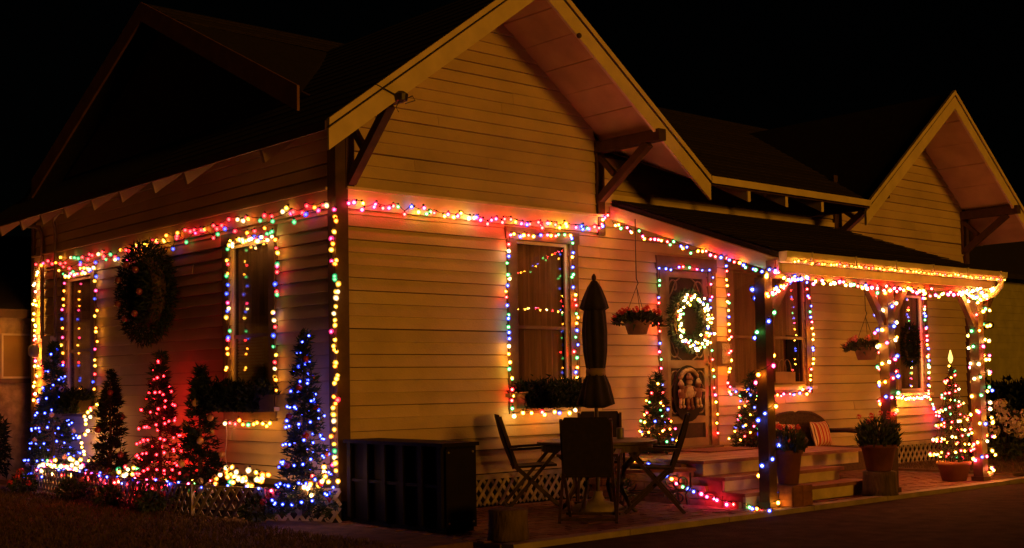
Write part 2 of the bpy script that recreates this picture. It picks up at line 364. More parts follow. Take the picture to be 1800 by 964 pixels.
def window(name_, o, side, casw, sillz, label=None, mullion=None, blind=False, sash=.42, curtain=True, dark=None):
    a0, a1, z0, z1 = o
    def B(n, p0, p1, d0, d1, q0, q1, m, par):
        return box(n, d0, d1, p0, p1, q0, q1, m, par) if side else box(n, p0, p1, d0, d1, q0, q1, m, par)
    w = MB()
    c = casw
    def add(p0, p1, d0, d1, q0, q1):
        w.box(d0, d1, p0, p1, q0, q1) if side else w.box(p0, p1, d0, d1, q0, q1)
    add(a0-c, a0-.002, -.05, .02, z0-.03, z1+.002); add(a1+.002, a1+c, -.05, .02, z0-.03, z1+.002); add(a0-c-.02, a1+c+.02, -.055, .02, z1+.004, z1+c)
    win = w.build('window', M_casing, H)
    if label: win['label'] = label
    B('sill', a0-c-.04, a1+c+.04, -.10, .02, z0-.075, z0-.032, M_trim, win)
    B('apron', a0-c, a1+c, -.045, -.02, sillz, z0-.08, M_casing, win)
    fw = .035
    fr = MB()
    def addf(p0, p1, q0, q1):
        fr.box(.0, .03, p0, p1, q0, q1) if side else fr.box(p0, p1, .0, .03, q0, q1)
    addf(a0, a0+fw, z0, z1); addf(a1-fw, a1, z0, z1); addf(a0+fw, a1-fw, z1-fw, z1); addf(a0+fw, a1-fw, z0, z0+fw)
    fr.build('frame', M_trim if not mullion else M_casing, win)
    zm = z0+(z1-z0)*sash
    B('meeting_rail', a0+fw, a1-fw, .004, .034, zm-.02, zm+.02, M_casing, win)
    spans = [(a0+fw, a1-fw)]
    if mullion:
        B('mullion', mullion-.05, mullion+.05, -.02, .038, z0+fw, z1-fw, M_casing, win); spans = [(a0+fw, mullion-.05), (mullion+.05, a1-fw)]
    for s, e in spans:
        B('pane', s+.001, e-.001, .012, .016, zm+.021, z1-fw-.001, M_glass, win); B('pane', s+.001, e-.001, .018, .022, z0+fw+.001, zm-.021, M_glass, win)
        if curtain:
            cb = MB(); n = 26; prev = None
            for q0, q1 in ((z0, z1),):
                v = []; f = []
                for k in range(n+1):
                    t = s+(e-s)*k/n; d = .085+.014*math.sin(k*2.1)+.008*math.sin(k*.9)
                    for zz in (q0, q1): v.append((d, t, zz) if side else (t, d, zz))
                f = [(2*k, 2*k+2, 2*k+3, 2*k+1) for k in range(n)]
                cb.add(v, f)
            cb.build('curtain', dark or M_curtain, win, True)
        if blind:
            k = 0; zz = z0+.06
            while zz < zm-.04:
                B('blind_slat', s+.30*(e-s), e-.01, .045, .062, zz, zz+.022, M_blind, win); zz += .034
    return win
window('w', FW, False, .14, 1.0, 'tall front window with dark lower sash and pale frame')
window('w', WA, True, .13, .98, 'tall side window with slatted blind in its lower sash', blind=True)
window('w', WB, True, .12, .98, 'tall side window beside the conduit pipes')
w2 = window('w', W2, False, .12, 1.14, 'double porch window with brown curtains', mullion=6.93)
box('open_sash_dark', 7.46, 7.74, .05, .06, 1.30, 1.95, M_dark, w2)  # near-black sheet stands for the room's darkness at the open sash
w3 = window('w', W3, False, .11, 1.0, 'narrow porch window with dark curtain', dark=mat('dark_curtain', (.26, .17, .09), .9, .3, 4, stretch=(6, 6, .5)))
# wire plant rack inside the double window
b = MB()
for dx in (0, .12, .24): b.tube([(7.06+dx+.09*math.cos(t), -.07, 1.45+.16*math.sin(t)) for t in np.linspace(0, math.pi, 12)], .005, 5)
b.box(7.0, 7.44, -.10, -.06, 1.29, 1.31); b.box(7.0, 7.44, -.10, -.095, 1.31, 1.44)
tag(b.build('plant_rack', mat('rack_wire', (.30, .20, .11), .5)), 'small arched wire plant rack standing on the double window sill', 'rack')

# door
dm = MB(); a0, a1, z0, z1 = DR
dm.box(a0-.15, a0-.002, -.05, .02, .46, z1+.002).box(a1+.002, a1+.15, -.05, .02, .46, z1+.002).box(a0-.17, a1+.17, -.055, .02, z1+.004, z1+.17)
door = dm.build('door', M_casing, H)
fr = MB(); st = .085
for s in ((a0+.004, a0+st, z0, z1), (a1-st, a1-.004, z0, z1), (a0+st, a1-st, z1-.09, z1-.002), (a0+st, a1-st, 1.50, 1.60), (a0+st, a1-st, .80, .89), (a0+st, a1-st, z0, z0+.11)):
    fr.box(s[0], s[1], -.02, .02, s[2], s[3])
fr.build('screen_frame', M_door, door)
box('screen', a0+st, a1-st, .004, .010, z0+.11, z1-.09, M_screen, door)
for (zc, s) in ((z1-.09, -1), (1.60, 1), (1.50, -1), (.89, 1)):     # fretwork scrolls in the corners of both panels
    for sx, xc in ((1, a0+st), (-1, a1-st)):
        b = MB(); pts = []
        for t in np.linspace(0, 4.4, 22):
            rr = .105*(1-t/5.6); pts.append((xc+sx*(.10-rr*math.cos(t)), -.008, zc+s*(.11-rr*math.sin(t)*1.2+.02)))
        b.tube(pts, .011, 5); b.tube([(xc, -.008, zc+s*.26), (xc+sx*.05, -.008, zc+s*.2), (xc+sx*.13, -.008, zc+s*.05), (xc+sx*.22, -.008, zc)], .009, 5)
        b.build('scroll', M_door, door)
box('threshold', a0-.15, a1+.15, -.12, .03, .462, .498, M_casing, door)
MB().ball((a1-.045, -.05, 1.55), .025).build('handle', M_shade, door, True)
# roofs ----------------------------------------------------------
def courses(parent, p0, p1, q0, q1, n, up=.012):       # p0-p1 lower edge, q0-q1 upper edge, strips of shingles
    p0, p1, q0, q1 = map(Vector, (p0, p1, q0, q1))
    nrm = (p1-p0).cross(q0-p0).normalized()
    if nrm.z < 0: nrm = -nrm
    for i in range(n):
        t0, t1 = i/n, min(1, (i+1.15)/n)
        a, b2, c, d = p0.lerp(q0, t0), p1.lerp(q1, t0), p1.lerp(q1, t1), p0.lerp(q0, t1)
        j = Vector((0, 0, random.uniform(-.003, .003)))
        MB().prism([a+nrm*(up+.014)+j, b2+nrm*(up+.014)+j, c+nrm*up, d+nrm*up], -nrm*.009).build('shingle_course', M_shing, parent)
YF = -.98
RX, RZ, RS = 1.93, 5.68, .73
def zl(x): return RZ-RS*abs(x-RX)
groof = MB()
groof.prism([(RX, YF, zl(RX)), (RX, 3.06, zl(RX)), (-.75, 3.06, zl(-.75)), (-.75, YF, zl(-.75))], (0, 0, -.06))
groof.prism([(RX, YF, zl(RX)), (4.6, YF, zl(4.6)), (RX, 3.06, zl(RX))], (0, 0, -.06))
groof.prism([(.36, 3.05, zl(.36)), (.36, 8.45, zl(.36)), (-.75, 8.45, zl(-.75)), (-.75, 3.05, zl(-.75))], (0, 0, -.06))
groof = groof.build('gable_roof', M_shing, H)
courses(groof, (-.75, YF, zl(-.75)), (-.75, 3.06, zl(-.75)), (RX, YF, zl(RX)), (RX, 3.06, zl(RX)), 18)
# rake boards with a moulding strip
def rake(x0, z0, x1, z1, y, h, parent, cut=None):
    a = [(x0, y, z0-.062), (x1, y, z1-.062), (x1, y, z1-h), (x0, y, z0-h)]
    MB().prism(a, (0, .035, 0)).build('rake_board', M_trim, parent)
    MB().prism([(x0, y-.012, z0+.03), (x1, y-.012, z1+.03), (x1, y-.012, z1-.035), (x0, y-.012, z0-.035)], (0, .045, 0)).build('rake_moulding', M_trim, parent)
rake(-.75, zl(-.75), RX, zl(RX), YF-.03, .26, groof); rake(RX+.001, zl(RX), 4.6, zl(4.6), YF-.03, .26, groof)
# soffit panels under the gable overhang
def soffit(parent, xc, zc, s, x_end, sign, ymin, n):
    for k in range(n):
        u0, u1 = k/n, (k+1)/n-.006/1.2
        xa, xb = xc+sign*(abs(x_end-xc)*u0), xc+sign*(abs(x_end-xc)*u1)
        za, zb = zc-s*abs(xa-xc), zc-s*abs(xb-xc)
        MB().prism([(xa, ymin, za-.063), (xb, ymin, zb-.063), (xb, .01, zb-.063), (xa, .01, za-.063)], (0, 0, -.02-.003*(k % 2))).build('soffit_panel', M_soffit, parent)
soffit(groof, RX, RZ, RS, 3.78, 1, YF+.012, 6); soffit(groof, RX, RZ, RS, 0.0, -1, YF+.012, 6)
MB().prism([(3.78, YF+.012, zl(3.78)-.064), (4.58, YF+.012, zl(4.58)-.064), (3.80, .20, zl(3.78)-.064)], (0, 0, -.02)).build('soffit_panel', M_soffit, groof)
# left eave: thin fascia, soffit boards, exposed rafter tails
box('fascia', -.772, -.752, YF, 8.45, zl(-.75)-.075, zl(-.75)+.01, M_brown, groof)
for x, y in ((482, 258), (345, 296), (288, 315), (230, 327), (180, 350), (132, 362), (90, 375), (54, 380), (17, 393)):
    yy = onX(x, y, -.6).y
    MB().prism([(-.745, yy, zl(-.745)-.063), (-.02, yy, zl(-.02)-.063), (-.02, yy, zl(-.02)-.20), (-.70, yy, zl(-.745)-.20)], (0, .05, 0)).build('rafter_tail', M_clap, groof)
for k in range(5):
    xa, xb = -.74+k*.147, -.74+(k+1)*.147-.004
    MB().prism([(xa, .02, zl(xa)-.061), (xb, .02, zl(xb)-.061), (xb, 8.4, zl(xb)-.061), (xa, 8.4, zl(xa)-.061)], (0, 0, -.014)).build('eave_board', M_clap, groof)
# main roof, ridge along the house
ME0, MS = 3.735, .48
def zm_(y): return ME0+MS*(y-YF)
RYM = 3.93
mroof = MB()
mroof.prism([(4.6, YF, zm_(YF)), (8.02, YF, zm_(YF)), (10.45, 2.9, zm_(2.9)), (12.9, RYM, zm_(RYM)), (-.22, RYM, zm_(RYM)), (-.22, .32, zm_(.32)), (RX, 3.06, zm_(3.06))], (0, 0, -.06))
mroof.prism([(-.22, RYM+.001, zm_(RYM)), (12.9, RYM+.001, zm_(RYM)), (12.9, 8.5, zm_(RYM)-MS*4.57), (-.22, 8.5, zm_(RYM)-MS*4.57)], (0, 0, -.06))
mroof = mroof.build('main_roof', M_shing, H)
pr = Vector((4.6, YF, zm_(YF)))
for i in range(24):
    y0 = YF+i*(RYM-YF)/24; y1 = y0+(RYM-YF)/24*1.15
    lv = lambda y: 4.6-(4.6-RX)*(y-YF)/(3.06-YF) if y < 3.06 else -.2
    rv = lambda y: 8.02+(10.45-8.02)*(y-YF)/(2.9-YF) if y < 2.9 else 12.8
    y1 = min(y1, RYM)
    MB().prism([(lv(y0), y0, zm_(y0)+.026), (rv(y0), y0, zm_(y0)+.026), (rv(y1), y1, zm_(y1)+.012), (lv(y1), y1, zm_(y1)+.012)], (0, 0, -.010)).build('shingle_course', M_shing, mroof)
box('fascia', 4.62, 8.0, YF-.035, YF-.012, zm_(YF)-.055, zm_(YF)+.03, M_trim, mroof)
MB().prism([(4.6, YF+.005, zm_(YF)-.064), (8.02, YF+.005, zm_(YF)-.064), (8.6, -.03, zm_(-.03)-.064), (3.85, -.03, zm_(-.03)-.064)], (0, 0, -.014)).build('eave_board', M_brown, mroof)
for x, y in ((1319, 325), (1385, 343), (1448, 353)):
    xx = onY(x, y, YF).x
    MB().prism([(xx-.03, YF+.02, zm_(YF)-.08), (xx-.03, -.03, zm_(-.03)-.08), (xx-.03, -.03, zm_(-.03)-.21), (xx-.03, YF+.02, zm_(YF)-.21)], (.055, 0, 0)).build('rafter_tail', M_trim, mroof)
# left-facing end of the main roof
ew = MB().prism([(.12, .7, 4.4), (.12, 7.2, 4.4), (.12, RYM, 5.95)], (.06, 0, 0)).build('end_gable', M_brown, H)
for s in (-1, 1):
    y1 = RYM+s*3.6
    MB().prism([(-.25, RYM, zm_(RYM)+.02), (-.25, y1, zm_(RYM)-MS*3.6+.02), (-.25, y1, zm_(RYM)-MS*3.6-.24), (-.25, RYM, zm_(RYM)-.22)], (.03, 0, 0)).build('rake_board', mat('brown_rake', (.20, .10, .06), .6), mroof)
# right gable roof
QX, QZ, QS = 10.45, 5.62, .785; YQ = -.92
def zq(x): return QZ-QS*abs(x-QX)
qroof = MB()
qroof.prism([(QX, YQ, zq(QX)), (QX, 2.95, zq(QX)), (7.98, YQ, zq(7.98))], (0, 0, -.06))
qroof.prism([(QX, YQ, zq(QX)), (13.0, YQ, zq(13.0)), (13.0, 8.3, zq(13.0)), (QX, 8.3, zq(QX))], (0, 0, -.06))
qroof = qroof.build('gable_roof', M_shing, H)
rake(7.98, zq(7.98), QX, zq(QX), YQ-.03, .25, qroof); rake(QX+.001, zq(QX), 13.0, zq(13.0), YQ-.03, .25, qroof)
soffit(qroof, QX, QZ, QS, 12.99, 1, YQ+.012, 7); soffit(qroof, QX, QZ, QS, 8.02, -1, YQ+.012, 7)
for k in range(3):
    MB().prism([(12.40+k*.2, .02, zq(12.40+k*.2)-.062), (12.595+k*.2, .02, zq(12.595+k*.2)-.062), (12.595+k*.2, 8.2, zq(12.595+k*.2)-.062), (12.40+k*.2, 8.2, zq(12.40+k*.2)-.062)], (0, 0, -.016)).build('eave_board', M_soffit, qroof)
# brackets: beam, brace, wall plate
def bracket(x, zb, yb, zw, end=True):
    b = MB(); b.box(x-.06, x+.06, yb, -.03, zb-.075, zb+.055); br = b.build('bracket', M_brown, H)
    bar('brace', (x, -.065, zw), (x, yb*.80, zb-.08), .09, .09, M_brown, br)
    bar('short_brace', (x, -.06, zb-.12), (x, -.30, zw+(zb-zw)*.42), .06, .06, M_brown, br)
    box('wall_plate', x-.05, x+.05, -.062, -.028, zw-.05, zb-.077, M_brown, br)
bracket(3.70, 4.15, -1.06, 3.52); bracket(.12, 4.12, -.93, 3.38); bracket(12.25, 4.00, -1.0, 3.40); bracket(8.68, 3.95, -.85, 3.45)
# small flood lamp and hook on the left bracket, a knob on the rake
b = MB(); p = onY(705, 172, -1.03); b.lathe([(.02, -.05), (.06, -.03), (.07, .03), (.03, .06)], 12, p); b.tube([p+Vector((.02, 0, -.02)), p+Vector((.12, -.02, .03)), p+Vector((.15, -.02, -.01)), p+Vector((.05, 0, -.05))], .006, 5)
b.tube([p, p+Vector((-.06, 0, -.1)), p+Vector((-.03, 0, -.14))], .005, 5); b.tube([p, onY(660, 148, -1.02)], .007, 5)
tag(b.build('flood_lamp', M_iron), 'small unlit lamp and hook on the rake above the corner bracket', 'lamp')
tag(MB().ball(onY(1018, 63, YF-.05), .03).build('knob', M_brown, None, True), 'small round knob fixed high on the gable rake board', 'knob')
# porch roof ------------------------------------------------------
PX0, PX1, PYF, PZF, PZW = 3.90, 8.47, -2.53, 2.665, 3.52
proof = MB().prism([(PX0, -.05, PZW), (PX1, -.05, PZW), (PX1, PYF, PZF), (PX0-.02, PYF, PZF)], (0, 0, -.06)).build('porch_roof', M_shing, H)
courses(proof, (PX0, PYF, PZF), (PX1, PYF, PZF), (PX0, -.06, PZW), (PX1, -.06, PZW), 15)
for k in range(9):
    t0, t1 = k/9, (k+1)/9-.005; y0, y1 = PYF+.03+(2.45)*t0, PYF+.03+2.45*t1; zz = lambda y: PZF+(PZW-PZF)*(y-PYF)/(-.05-PYF)-.062
    MB().prism([(PX0+.03, y0, zz(y0)), (PX1-.03, y0, zz(y0)), (PX1-.03, y1, zz(y1)), (PX0+.03, y1, zz(y1))], (0, 0, -.018)).build('ceiling_board', M_soffit, proof)
MB().prism([(PX0, -.05, PZW-.062), (PX0, PYF+.02, PZF-.062), (PX0, PYF+.02, PZF-.22), (PX0, -.05, PZW-.22)], (-.03, 0, 0)).build('rake_board', M_clap, proof)
MB().prism([(PX1, -.05, PZW-.062), (PX1, PYF+.02, PZF-.062), (PX1, PYF+.02, PZF-.20), (PX1, -.05, PZW-.20)], (.03, 0, 0)).build('rake_board', M_clap, proof)
gu = MB(); prof = [(0, 0), (-.10, .0), (-.115, .02), (-.115, .035), (-.10, .035), (-.08, -.06), (-.02, -.085), (0, -.085)]
prof = [(-.005, .015), (-.115, .015), (-.105, -.05), (-.075, -.095), (-.005, -.095)]
gu.prism([(PX0-.08, PYF+a, PZF-.005+c) for a, c in prof], (PX1-PX0+.16, 0, 0)); gutter = gu.build('gutter', M_gutter, proof)
for k in range(6): box('gutter_seam', PX0+.35+k*.82, PX0+.37+k*.82, PYF-.122, PYF-.02, PZF-.095, PZF+.02, M_gutter, gutter)
dsx = 8.46
MB().tube([(dsx, PYF-.06, PZF-.09), (dsx, PYF-.06, PZF-.16), (dsx-.04, PYF+.02, PZF-.27), (dsx-.13, -2.36, PZF-.36), (dsx-.13, -2.35, .12), (dsx-.13, -2.45, .06)], .042, 8).build('downspout', M_gutter, proof, True)
box('porch_beam', PX0-.05, PX1-.02, -2.46, -2.34, 2.41, PZF-.065, M_casing, H)
box('fascia', PX0-.06, PX1+.02, PYF+.02, PYF+.045, PZF-.2, PZF-.07, M_trim, proof)
POSTS = (3.72, 6.05, 8.15)
for i, x in enumerate(POSTS):
    po = MB().box(x-.065, x+.065, -2.465, -2.335, .0, 2.405).build('porch_post', M_brown, H)
    for s in (-1, 1):
        if i == 0 and s < 0: continue
        bar('post_brace', (x+s*.07, -2.4, 1.98), (x+s*.40, -2.4, 2.40), .07, .08, M_brown, po)
    box('post_foot', x-.085, x+.085, -2.485, -2.315, .0, .06, M_brown, po)
# lattice skirts under the front wall
def lattice(parent, a, b, z0, z1, step, nrm, m, w=.035, off=.012):
    a = Vector(a); b = Vector(b); L = (b-a).length; d = (b-a)/L; n = Vector(nrm).normalized(); h = z1-z0
    for s in (1, -1):
        t = -h
        while t < L:
            if s > 0: t0, q0, t1, q1 = t, z0, t+h*.75, z1
            else: t0, q0, t1, q1 = t, z1, t+h*.75, z0
            c0, c1 = t0, t1
            if c0 < 0: f_ = (0-t0)/(t1-t0); q0 = q0+(q1-q0)*f_; c0 = 0
            if c1 > L: f_ = (L-c0)/(c1-c0); q1 = q0+(q1-q0)*f_; c1 = L
            if c1-c0 > .03:
                p = a+d*c0; q = a+d*c1
                slat('slat', (p.x, p.y, q0)+0*n if False else Vector((p.x, p.y, q0))+n*off*(s*.5), Vector((q.x, q.y, q1))+n*off*(s*.5), w, .008, m, parent, n)
            t += step
sk = MB().box(.1, 3.5, -.05, -.026, .300, .352).build('lattice_skirt', M_lattice, H)
lattice(sk, (.5, -.03, 0), (3.5, -.03, 0), .02, .30, .115, (0, -1, 0), M_lattice)
sk = MB().box(8.9, 12.2, -.05, -.026, .300, .352).build('lattice_skirt', M_lattice, H)
lattice(sk, (9.0, -.03, 0), (12.2, -.03, 0), .02, .30, .125, (0, -1, 0), M_lattice)
# near-black sheets standing in for the crawl-space shade behind the skirts
MB().box(.12, 12.2, .09, .11, -.03, .31).box(.09, .115, .12, 8.0, -.03, .31).build('crawl_space_dark', M_dark, H)

# ------------------------------------------------------------------ front steps
S = thing('entrance_steps', 'three wide cream and red steps up to the screen door landing', 'steps', (4.4, -1.0, 0))
def sb(n, x0, x1, y0, y1, z0, z1, m, p=None): return box(n, x0-4.4, x1-4.4, y0+1, y1+1, z0, z1, m, p or S)
for a_, b_, c_ in ((-1.68, -.05, .298), (-1.985, -1.69, .273), (-2.255, -1.995, .123)): sb('brick_core', 3.475, 5.46, a_, b_, .004, c_, M_redbrick)
sb('landing', 3.52, 6.5, -1.68, -.03, .30, .44, M_riser)
for k in range(15): sb('deck_board', 3.46, 6.55, -1.76+k*.112, -1.76+k*.112+.107, .441, .476+random.uniform(-.002, .002), M_tread)
sb('riser', 3.50, 5.5, -1.715, -1.685, .315, .44, M_riser); sb('tread', 3.44, 5.62, -2.06, -1.69, .275, .312, M_tread)
sb('riser', 3.48, 5.58, -2.02, -1.99, .165, .274, M_riser); sb('tread', 3.42, 5.78, -2.33, -2.0, .125, .162, M_tread)
sb('riser', 3.48, 5.72, -2.29, -2.26, .004, .124, M_riser)
for k in range(6):
    for j in range(10):
        y0 = -2.24+j*.22+(.11 if k % 2 else 0); top = .066+k*.073
        if y0+.21 > -.04 or (top > .13 and y0 < -1.98) or (top > .28 and y0 < -1.67): continue
        sb('brick', 3.425, 3.515, y0, y0+.212, .004+k*.073, top+.002, M_redbrick)
tag(S, S['label'], 'steps')
mt = MB().box(-.5, .5, -.28, .28, 0, .012).build('doormat', mat('doormat', (.16, .06, .04), .95, .4, 30)); mt.location = (5.2, -.55, .479); tag(mt, 'dark red doormat on the landing before the screen door', 'mat')

# ------------------------------------------------------------------ light strings
def bulbmesh(k, r, g):
    me = bpy.data.meshes.new('bulb_'+k); b = MB(); b.ball((0, 0, -r*.15), r*.55, 6, 4); n0 = len(b.f)
    b.lathe([(r*.05, -r*1.25), (r*.55, -r*.95), (r*.93, -r*.35), (r*.98, .1*r), (r*.72, r*.6), (r*.38, r*.95)], 10); n1 = len(b.f)
    b.lathe([(r*.40, r*.9), (r*.40, r*1.5)], 6)
    me.from_pydata([tuple(q) for q in b.v], [], b.f); me.update()
    for m in (*bulbmat(k, g), M_wire): me.materials.append(m)
    for i, p in enumerate(me.polygons): p.material_index = 0 if i < n0 else 1 if i < n1 else 2; p.use_smooth = True
    return me
_bm = {}
MULTI = [('red', 4), ('pink', 2), ('orange', 3), ('amber', 3), ('green', 2.4), ('blue', 3), ('white', .8)]
COOL = [('red', 4), ('pink', 3), ('orange', 2), ('amber', 1), ('green', 3), ('blue', 4)]
WARM = [('amber', 5), ('orange', 2.5), ('red', 2), ('white', 2.5), ('green', .7), ('pink', .7)]
HOT = [('white', 5), ('amber', 4), ('red', 1), ('green', .5)]
BLUE = [('ice', 1)]; RED = [('ruby', 1)]
def pick(pal):
    t = sum(w for _, w in pal)*random.random()
    for k, w in pal:
        t -= w
        if t <= 0: return k
    return pal[-1][0]
def light_string(label, pts, n, pal, r=.026, jit=.018, out=(0, 0, 0), group='strings of coloured lights', jax=None, wire=True, g=1.0):
    pts = [Vector(p) for p in pts]; base = pts[0].copy()
    root = thing('light_string', label, 'string lights', base, 0, group)
    seg = [(pts[i+1]-pts[i]).length for i in range(len(pts)-1)]; L = sum(seg)
    wp = []
    for i in range(n):
        s = L*(i+.5+random.uniform(-.32, .32))/n; k = 0
        while k < len(seg)-1 and s > seg[k]: s -= seg[k]; k += 1
        p = pts[k].lerp(pts[k+1], min(1, s/max(seg[k], 1e-6)))
        j = Vector((random.gauss(0, jit), random.gauss(0, jit), random.gauss(0, jit)))
        if jax: j = Vector((j.x*jax[0], j.y*jax[1], j.z*jax[2]))
        p = p+j; wp.append(p)
        kk = pick(pal); key = (kk, round(r, 4), g)
        if key not in _bm: _bm[key] = bulbmesh(kk, r, g)
        o = link('bulb', _bm[key], None, root); o.location = p-base+Vector((0, 0, -r*1.2))
        o.rotation_euler = (random.gauss(0, .5), random.gauss(0, .5), random.uniform(0, 6)); s_ = random.uniform(.85, 1.12); o.scale = (s_, s_, s_)
    if wire:
        w = []
        for a, b2 in zip([pts[0]]+wp, wp+[pts[-1]]):
            w += [a-base, (a+b2)/2-base+Vector((0, 0, -.012))]
        w.append(pts[-1]-base); MB().tube(w, .0042, 4).build('wire', M_wire, root)
    return root
def pY(pts, Y=-.085): return [onY(x, y, Y) for x, y in pts]
def pX(pts, X=-.085): return [onX(x, y, X) for x, y in pts]
FL = (1, .25, 1); SL = (.25, 1, 1)
light_string('multicoloured lights along the belt board below the big front gable', pY([(606, 351), (660, 357), (720, 362), (800, 373), (870, 382), (930, 387), (1000, 393), (1058, 398)], -.10), 52, MULTI+[('amber', 2), ('pink', 4), ('red', 5)], .028, .02, jax=FL, g=0.5)
light_string('upper string of lights along the side wall belt board', pX([(586, 352), (480, 372), (330, 402), (200, 440), (62, 464)], -.10), 58, WARM+[('red', 8), ('green', 1)], .027, .03, jax=SL, g=0.2)
light_string('lower drooping string of lights along the side wall belt board', pX([(570, 368), (470, 391), (440, 396), (330, 418), (200, 452), (100, 470)], -.10), 34, MULTI+[('red', 3)], .026, .04, jax=SL, g=0.2)
light_string('amber lights running up the corner board between side and front wall', pX([(588, 360), (584, 430), (592, 500), (586, 580), (591, 660), (586, 740), (590, 832)], -.085), 44, WARM+[('amber', 4)], .027, .022, jax=SL, g=0.2)
light_string('lights running up the far corner of the side wall by the stucco house', pX([(63, 472), (60, 560), (64, 640), (60, 705)], -.085), 30, WARM, .026, .03, jax=SL, g=1.5)
light_string('lights framing the side window with the blind', pX([(398, 655), (399, 520), (401, 424), (440, 414), (486, 405), (487, 470), (481, 560), (484, 690)], -.10), 52, MULTI+[('green', 2)], .025, .022, jax=SL, g=0.24)
light_string('bright warm lights bunched along the head of the blind window', pX([(402, 425), (478, 412)], -.12), 16, HOT, .025, .02, jax=SL, g=0.4)
light_string('lights strung below the flower box of the blind window', pX([(392, 738), (440, 742), (482, 738)], -.12), 11, WARM, .026, .015, jax=SL, g=0.4)
light_string('lights framing the far side window beside the conduits', pX([(110, 690), (110, 560), (113, 482), (166, 468), (169, 560), (166, 690)], -.10), 40, MULTI, .025, .022, jax=SL, g=0.24)
light_string('lights bunched over the head of the far side window', pX([(112, 480), (140, 474), (166, 466)], -.12), 14, HOT+[('pink', 4)], .025, .03, jax=SL, g=0.24)
light_string('warm lights trailing from the far window box to the bed', pX([(168, 708), (150, 735), (145, 775), (150, 810)], -.2), 16, HOT+[('amber', 3)], .027, .03, g=0.5)
light_string('coloured lights framing the tall front window', pY([(902, 722), (897, 640), (894, 540), (893, 430), (900, 408), (945, 412), (1004, 410), (1009, 480), (1014, 600), (1013, 690)], -.10), 62, MULTI+[('blue', 3), ('green', 1)], .024, .014, jax=FL, g=0.75)
light_string('short string of lights under the tall front window sill', pY([(900, 725), (960, 722), (1018, 716)], -.13), 9, WARM+[('blue', 3)], .028, .014, jax=FL, g=0.75)
light_string('lights along the sloping left rake of the porch roof', [Vector((3.83, -.12, 3.26)), Vector((3.83, -.7, 3.03)), Vector((3.83, -1.5, 2.80)), Vector((3.83, -2.4, 2.49))], 36, COOL+[('orange', 3)], .023, .018, jax=(.2, 1, 1), g=1.3)
light_string('lights from the belt end up to the porch roof', pY([(1056, 397), (1062, 380), (1068, 373)], -.12), 5, COOL, .024, .01, g=1.3)
light_string('small amber lights tucked under the porch gutter', [Vector((PX0, PYF-.125, PZF-.075)), Vector((PX1, PYF-.125, PZF-.075))], 66, [('orange', 4), ('amber', 3), ('red', 2)], .015, .006, g=0.45)
light_string('upper bright swagged lights along the porch beam', pY([(1345, 472), (1400, 484), (1450, 490), (1500, 496), (1555, 504), (1600, 506), (1650, 512), (1735, 512)], -2.50), 64, WARM+[('pink', 4), ('blue', 2), ('red', 4)], .026, .02, jax=FL, g=2.5)
light_string('lower warm lights bunched at the far end of the porch beam', pY([(1690, 515), (1745, 505), (1735, 518), (1700, 520)], -2.50), 18, HOT, .026, .03, jax=FL, g=2.5)
light_string('coloured lights framing the screen door', pY([(1166, 760), (1163, 640), (1158, 560), (1159, 470), (1205, 466), (1250, 474), (1249, 560), (1255, 650), (1262, 765)], -.10), 44, COOL, .021, .014, jax=FL)
light_string('coloured lights framing the double porch window', pY([(1276, 460), (1280, 540), (1284, 610), (1281, 690), (1345, 692), (1380, 690), (1424, 686), (1430, 600), (1424, 540), (1417, 488)], -.13), 62, COOL+[('orange', 3), ('amber', 2)], .022, .014, jax=FL, g=1.3)
light_string('lights framing the narrow porch window', pY([(1569, 695), (1600, 699), (1634, 694), (1630, 600), (1622, 510)], -.13), 44, MULTI, .026, .018, jax=FL, g=1.3)
light_string('lights trailing from the narrow window sill to the spiral tree', pY([(1634, 696), (1642, 715), (1655, 735)], -.15), 8, MULTI, .026, .014, g=1.3)
light_string('warm lights bunched on the sill of the narrow porch window', pY([(1570, 698), (1635, 694)], -.16), 14, HOT, .026, .012, jax=FL, g=1.3)
def spiral(x, y, z0, z1, r, turns, n=80): return [Vector((x+r*math.cos(t*turns*math.tau-2), y+r*math.sin(t*turns*math.tau-2), z0+(z1-z0)*t)) for t in np.linspace(0, 1, n)]
light_string('sparse coloured lights wound round the porch post beside the steps', spiral(POSTS[0], -2.4, .08, 2.45, .115, 5), 27, COOL+[('amber', 3)], .027, .012, g=1.3)
light_string('lights along the brace of the porch post beside the steps', pY([(1348, 515), (1370, 505), (1398, 478)], -2.49), 18, MULTI+[('white', 3)], .026, .016, jax=FL, g=1.3)
light_string('lights wound round the middle porch post', spiral(POSTS[1], -2.4, .95, 2.40, .115, 7), 54, MULTI+[('amber', 2), ('white', 2)], .027, .012, g=1.3)
light_string('dense warm lights wound round the far porch post by the downspout', spiral(POSTS[2]+.03, -2.42, .15, 2.40, .135, 11), 92, WARM+[('pink', 2), ('blue', 1), ('green', 1)], .027, .015, g=1.3)
light_string('lights lying on the brick patio from the bench to the porch post', [onX(1105, 800, 3.36), onX(1150, 815, 3.36), onX(1192, 846, 3.36), onX(1235, 864, 3.36), onX(1272, 878, 3.36), onZ(1312, 886, .05), onZ(1352, 893, .05)], 24, COOL+[('amber', 3), ('pink', 2)], .026, .012, jax=(1, 1, .5))
light_string('two lights at the foot of the middle planter', [onY(1578, 760, -2.55), onY(1580, 768, -2.55)], 2, [('amber', 1)], .026, .01)

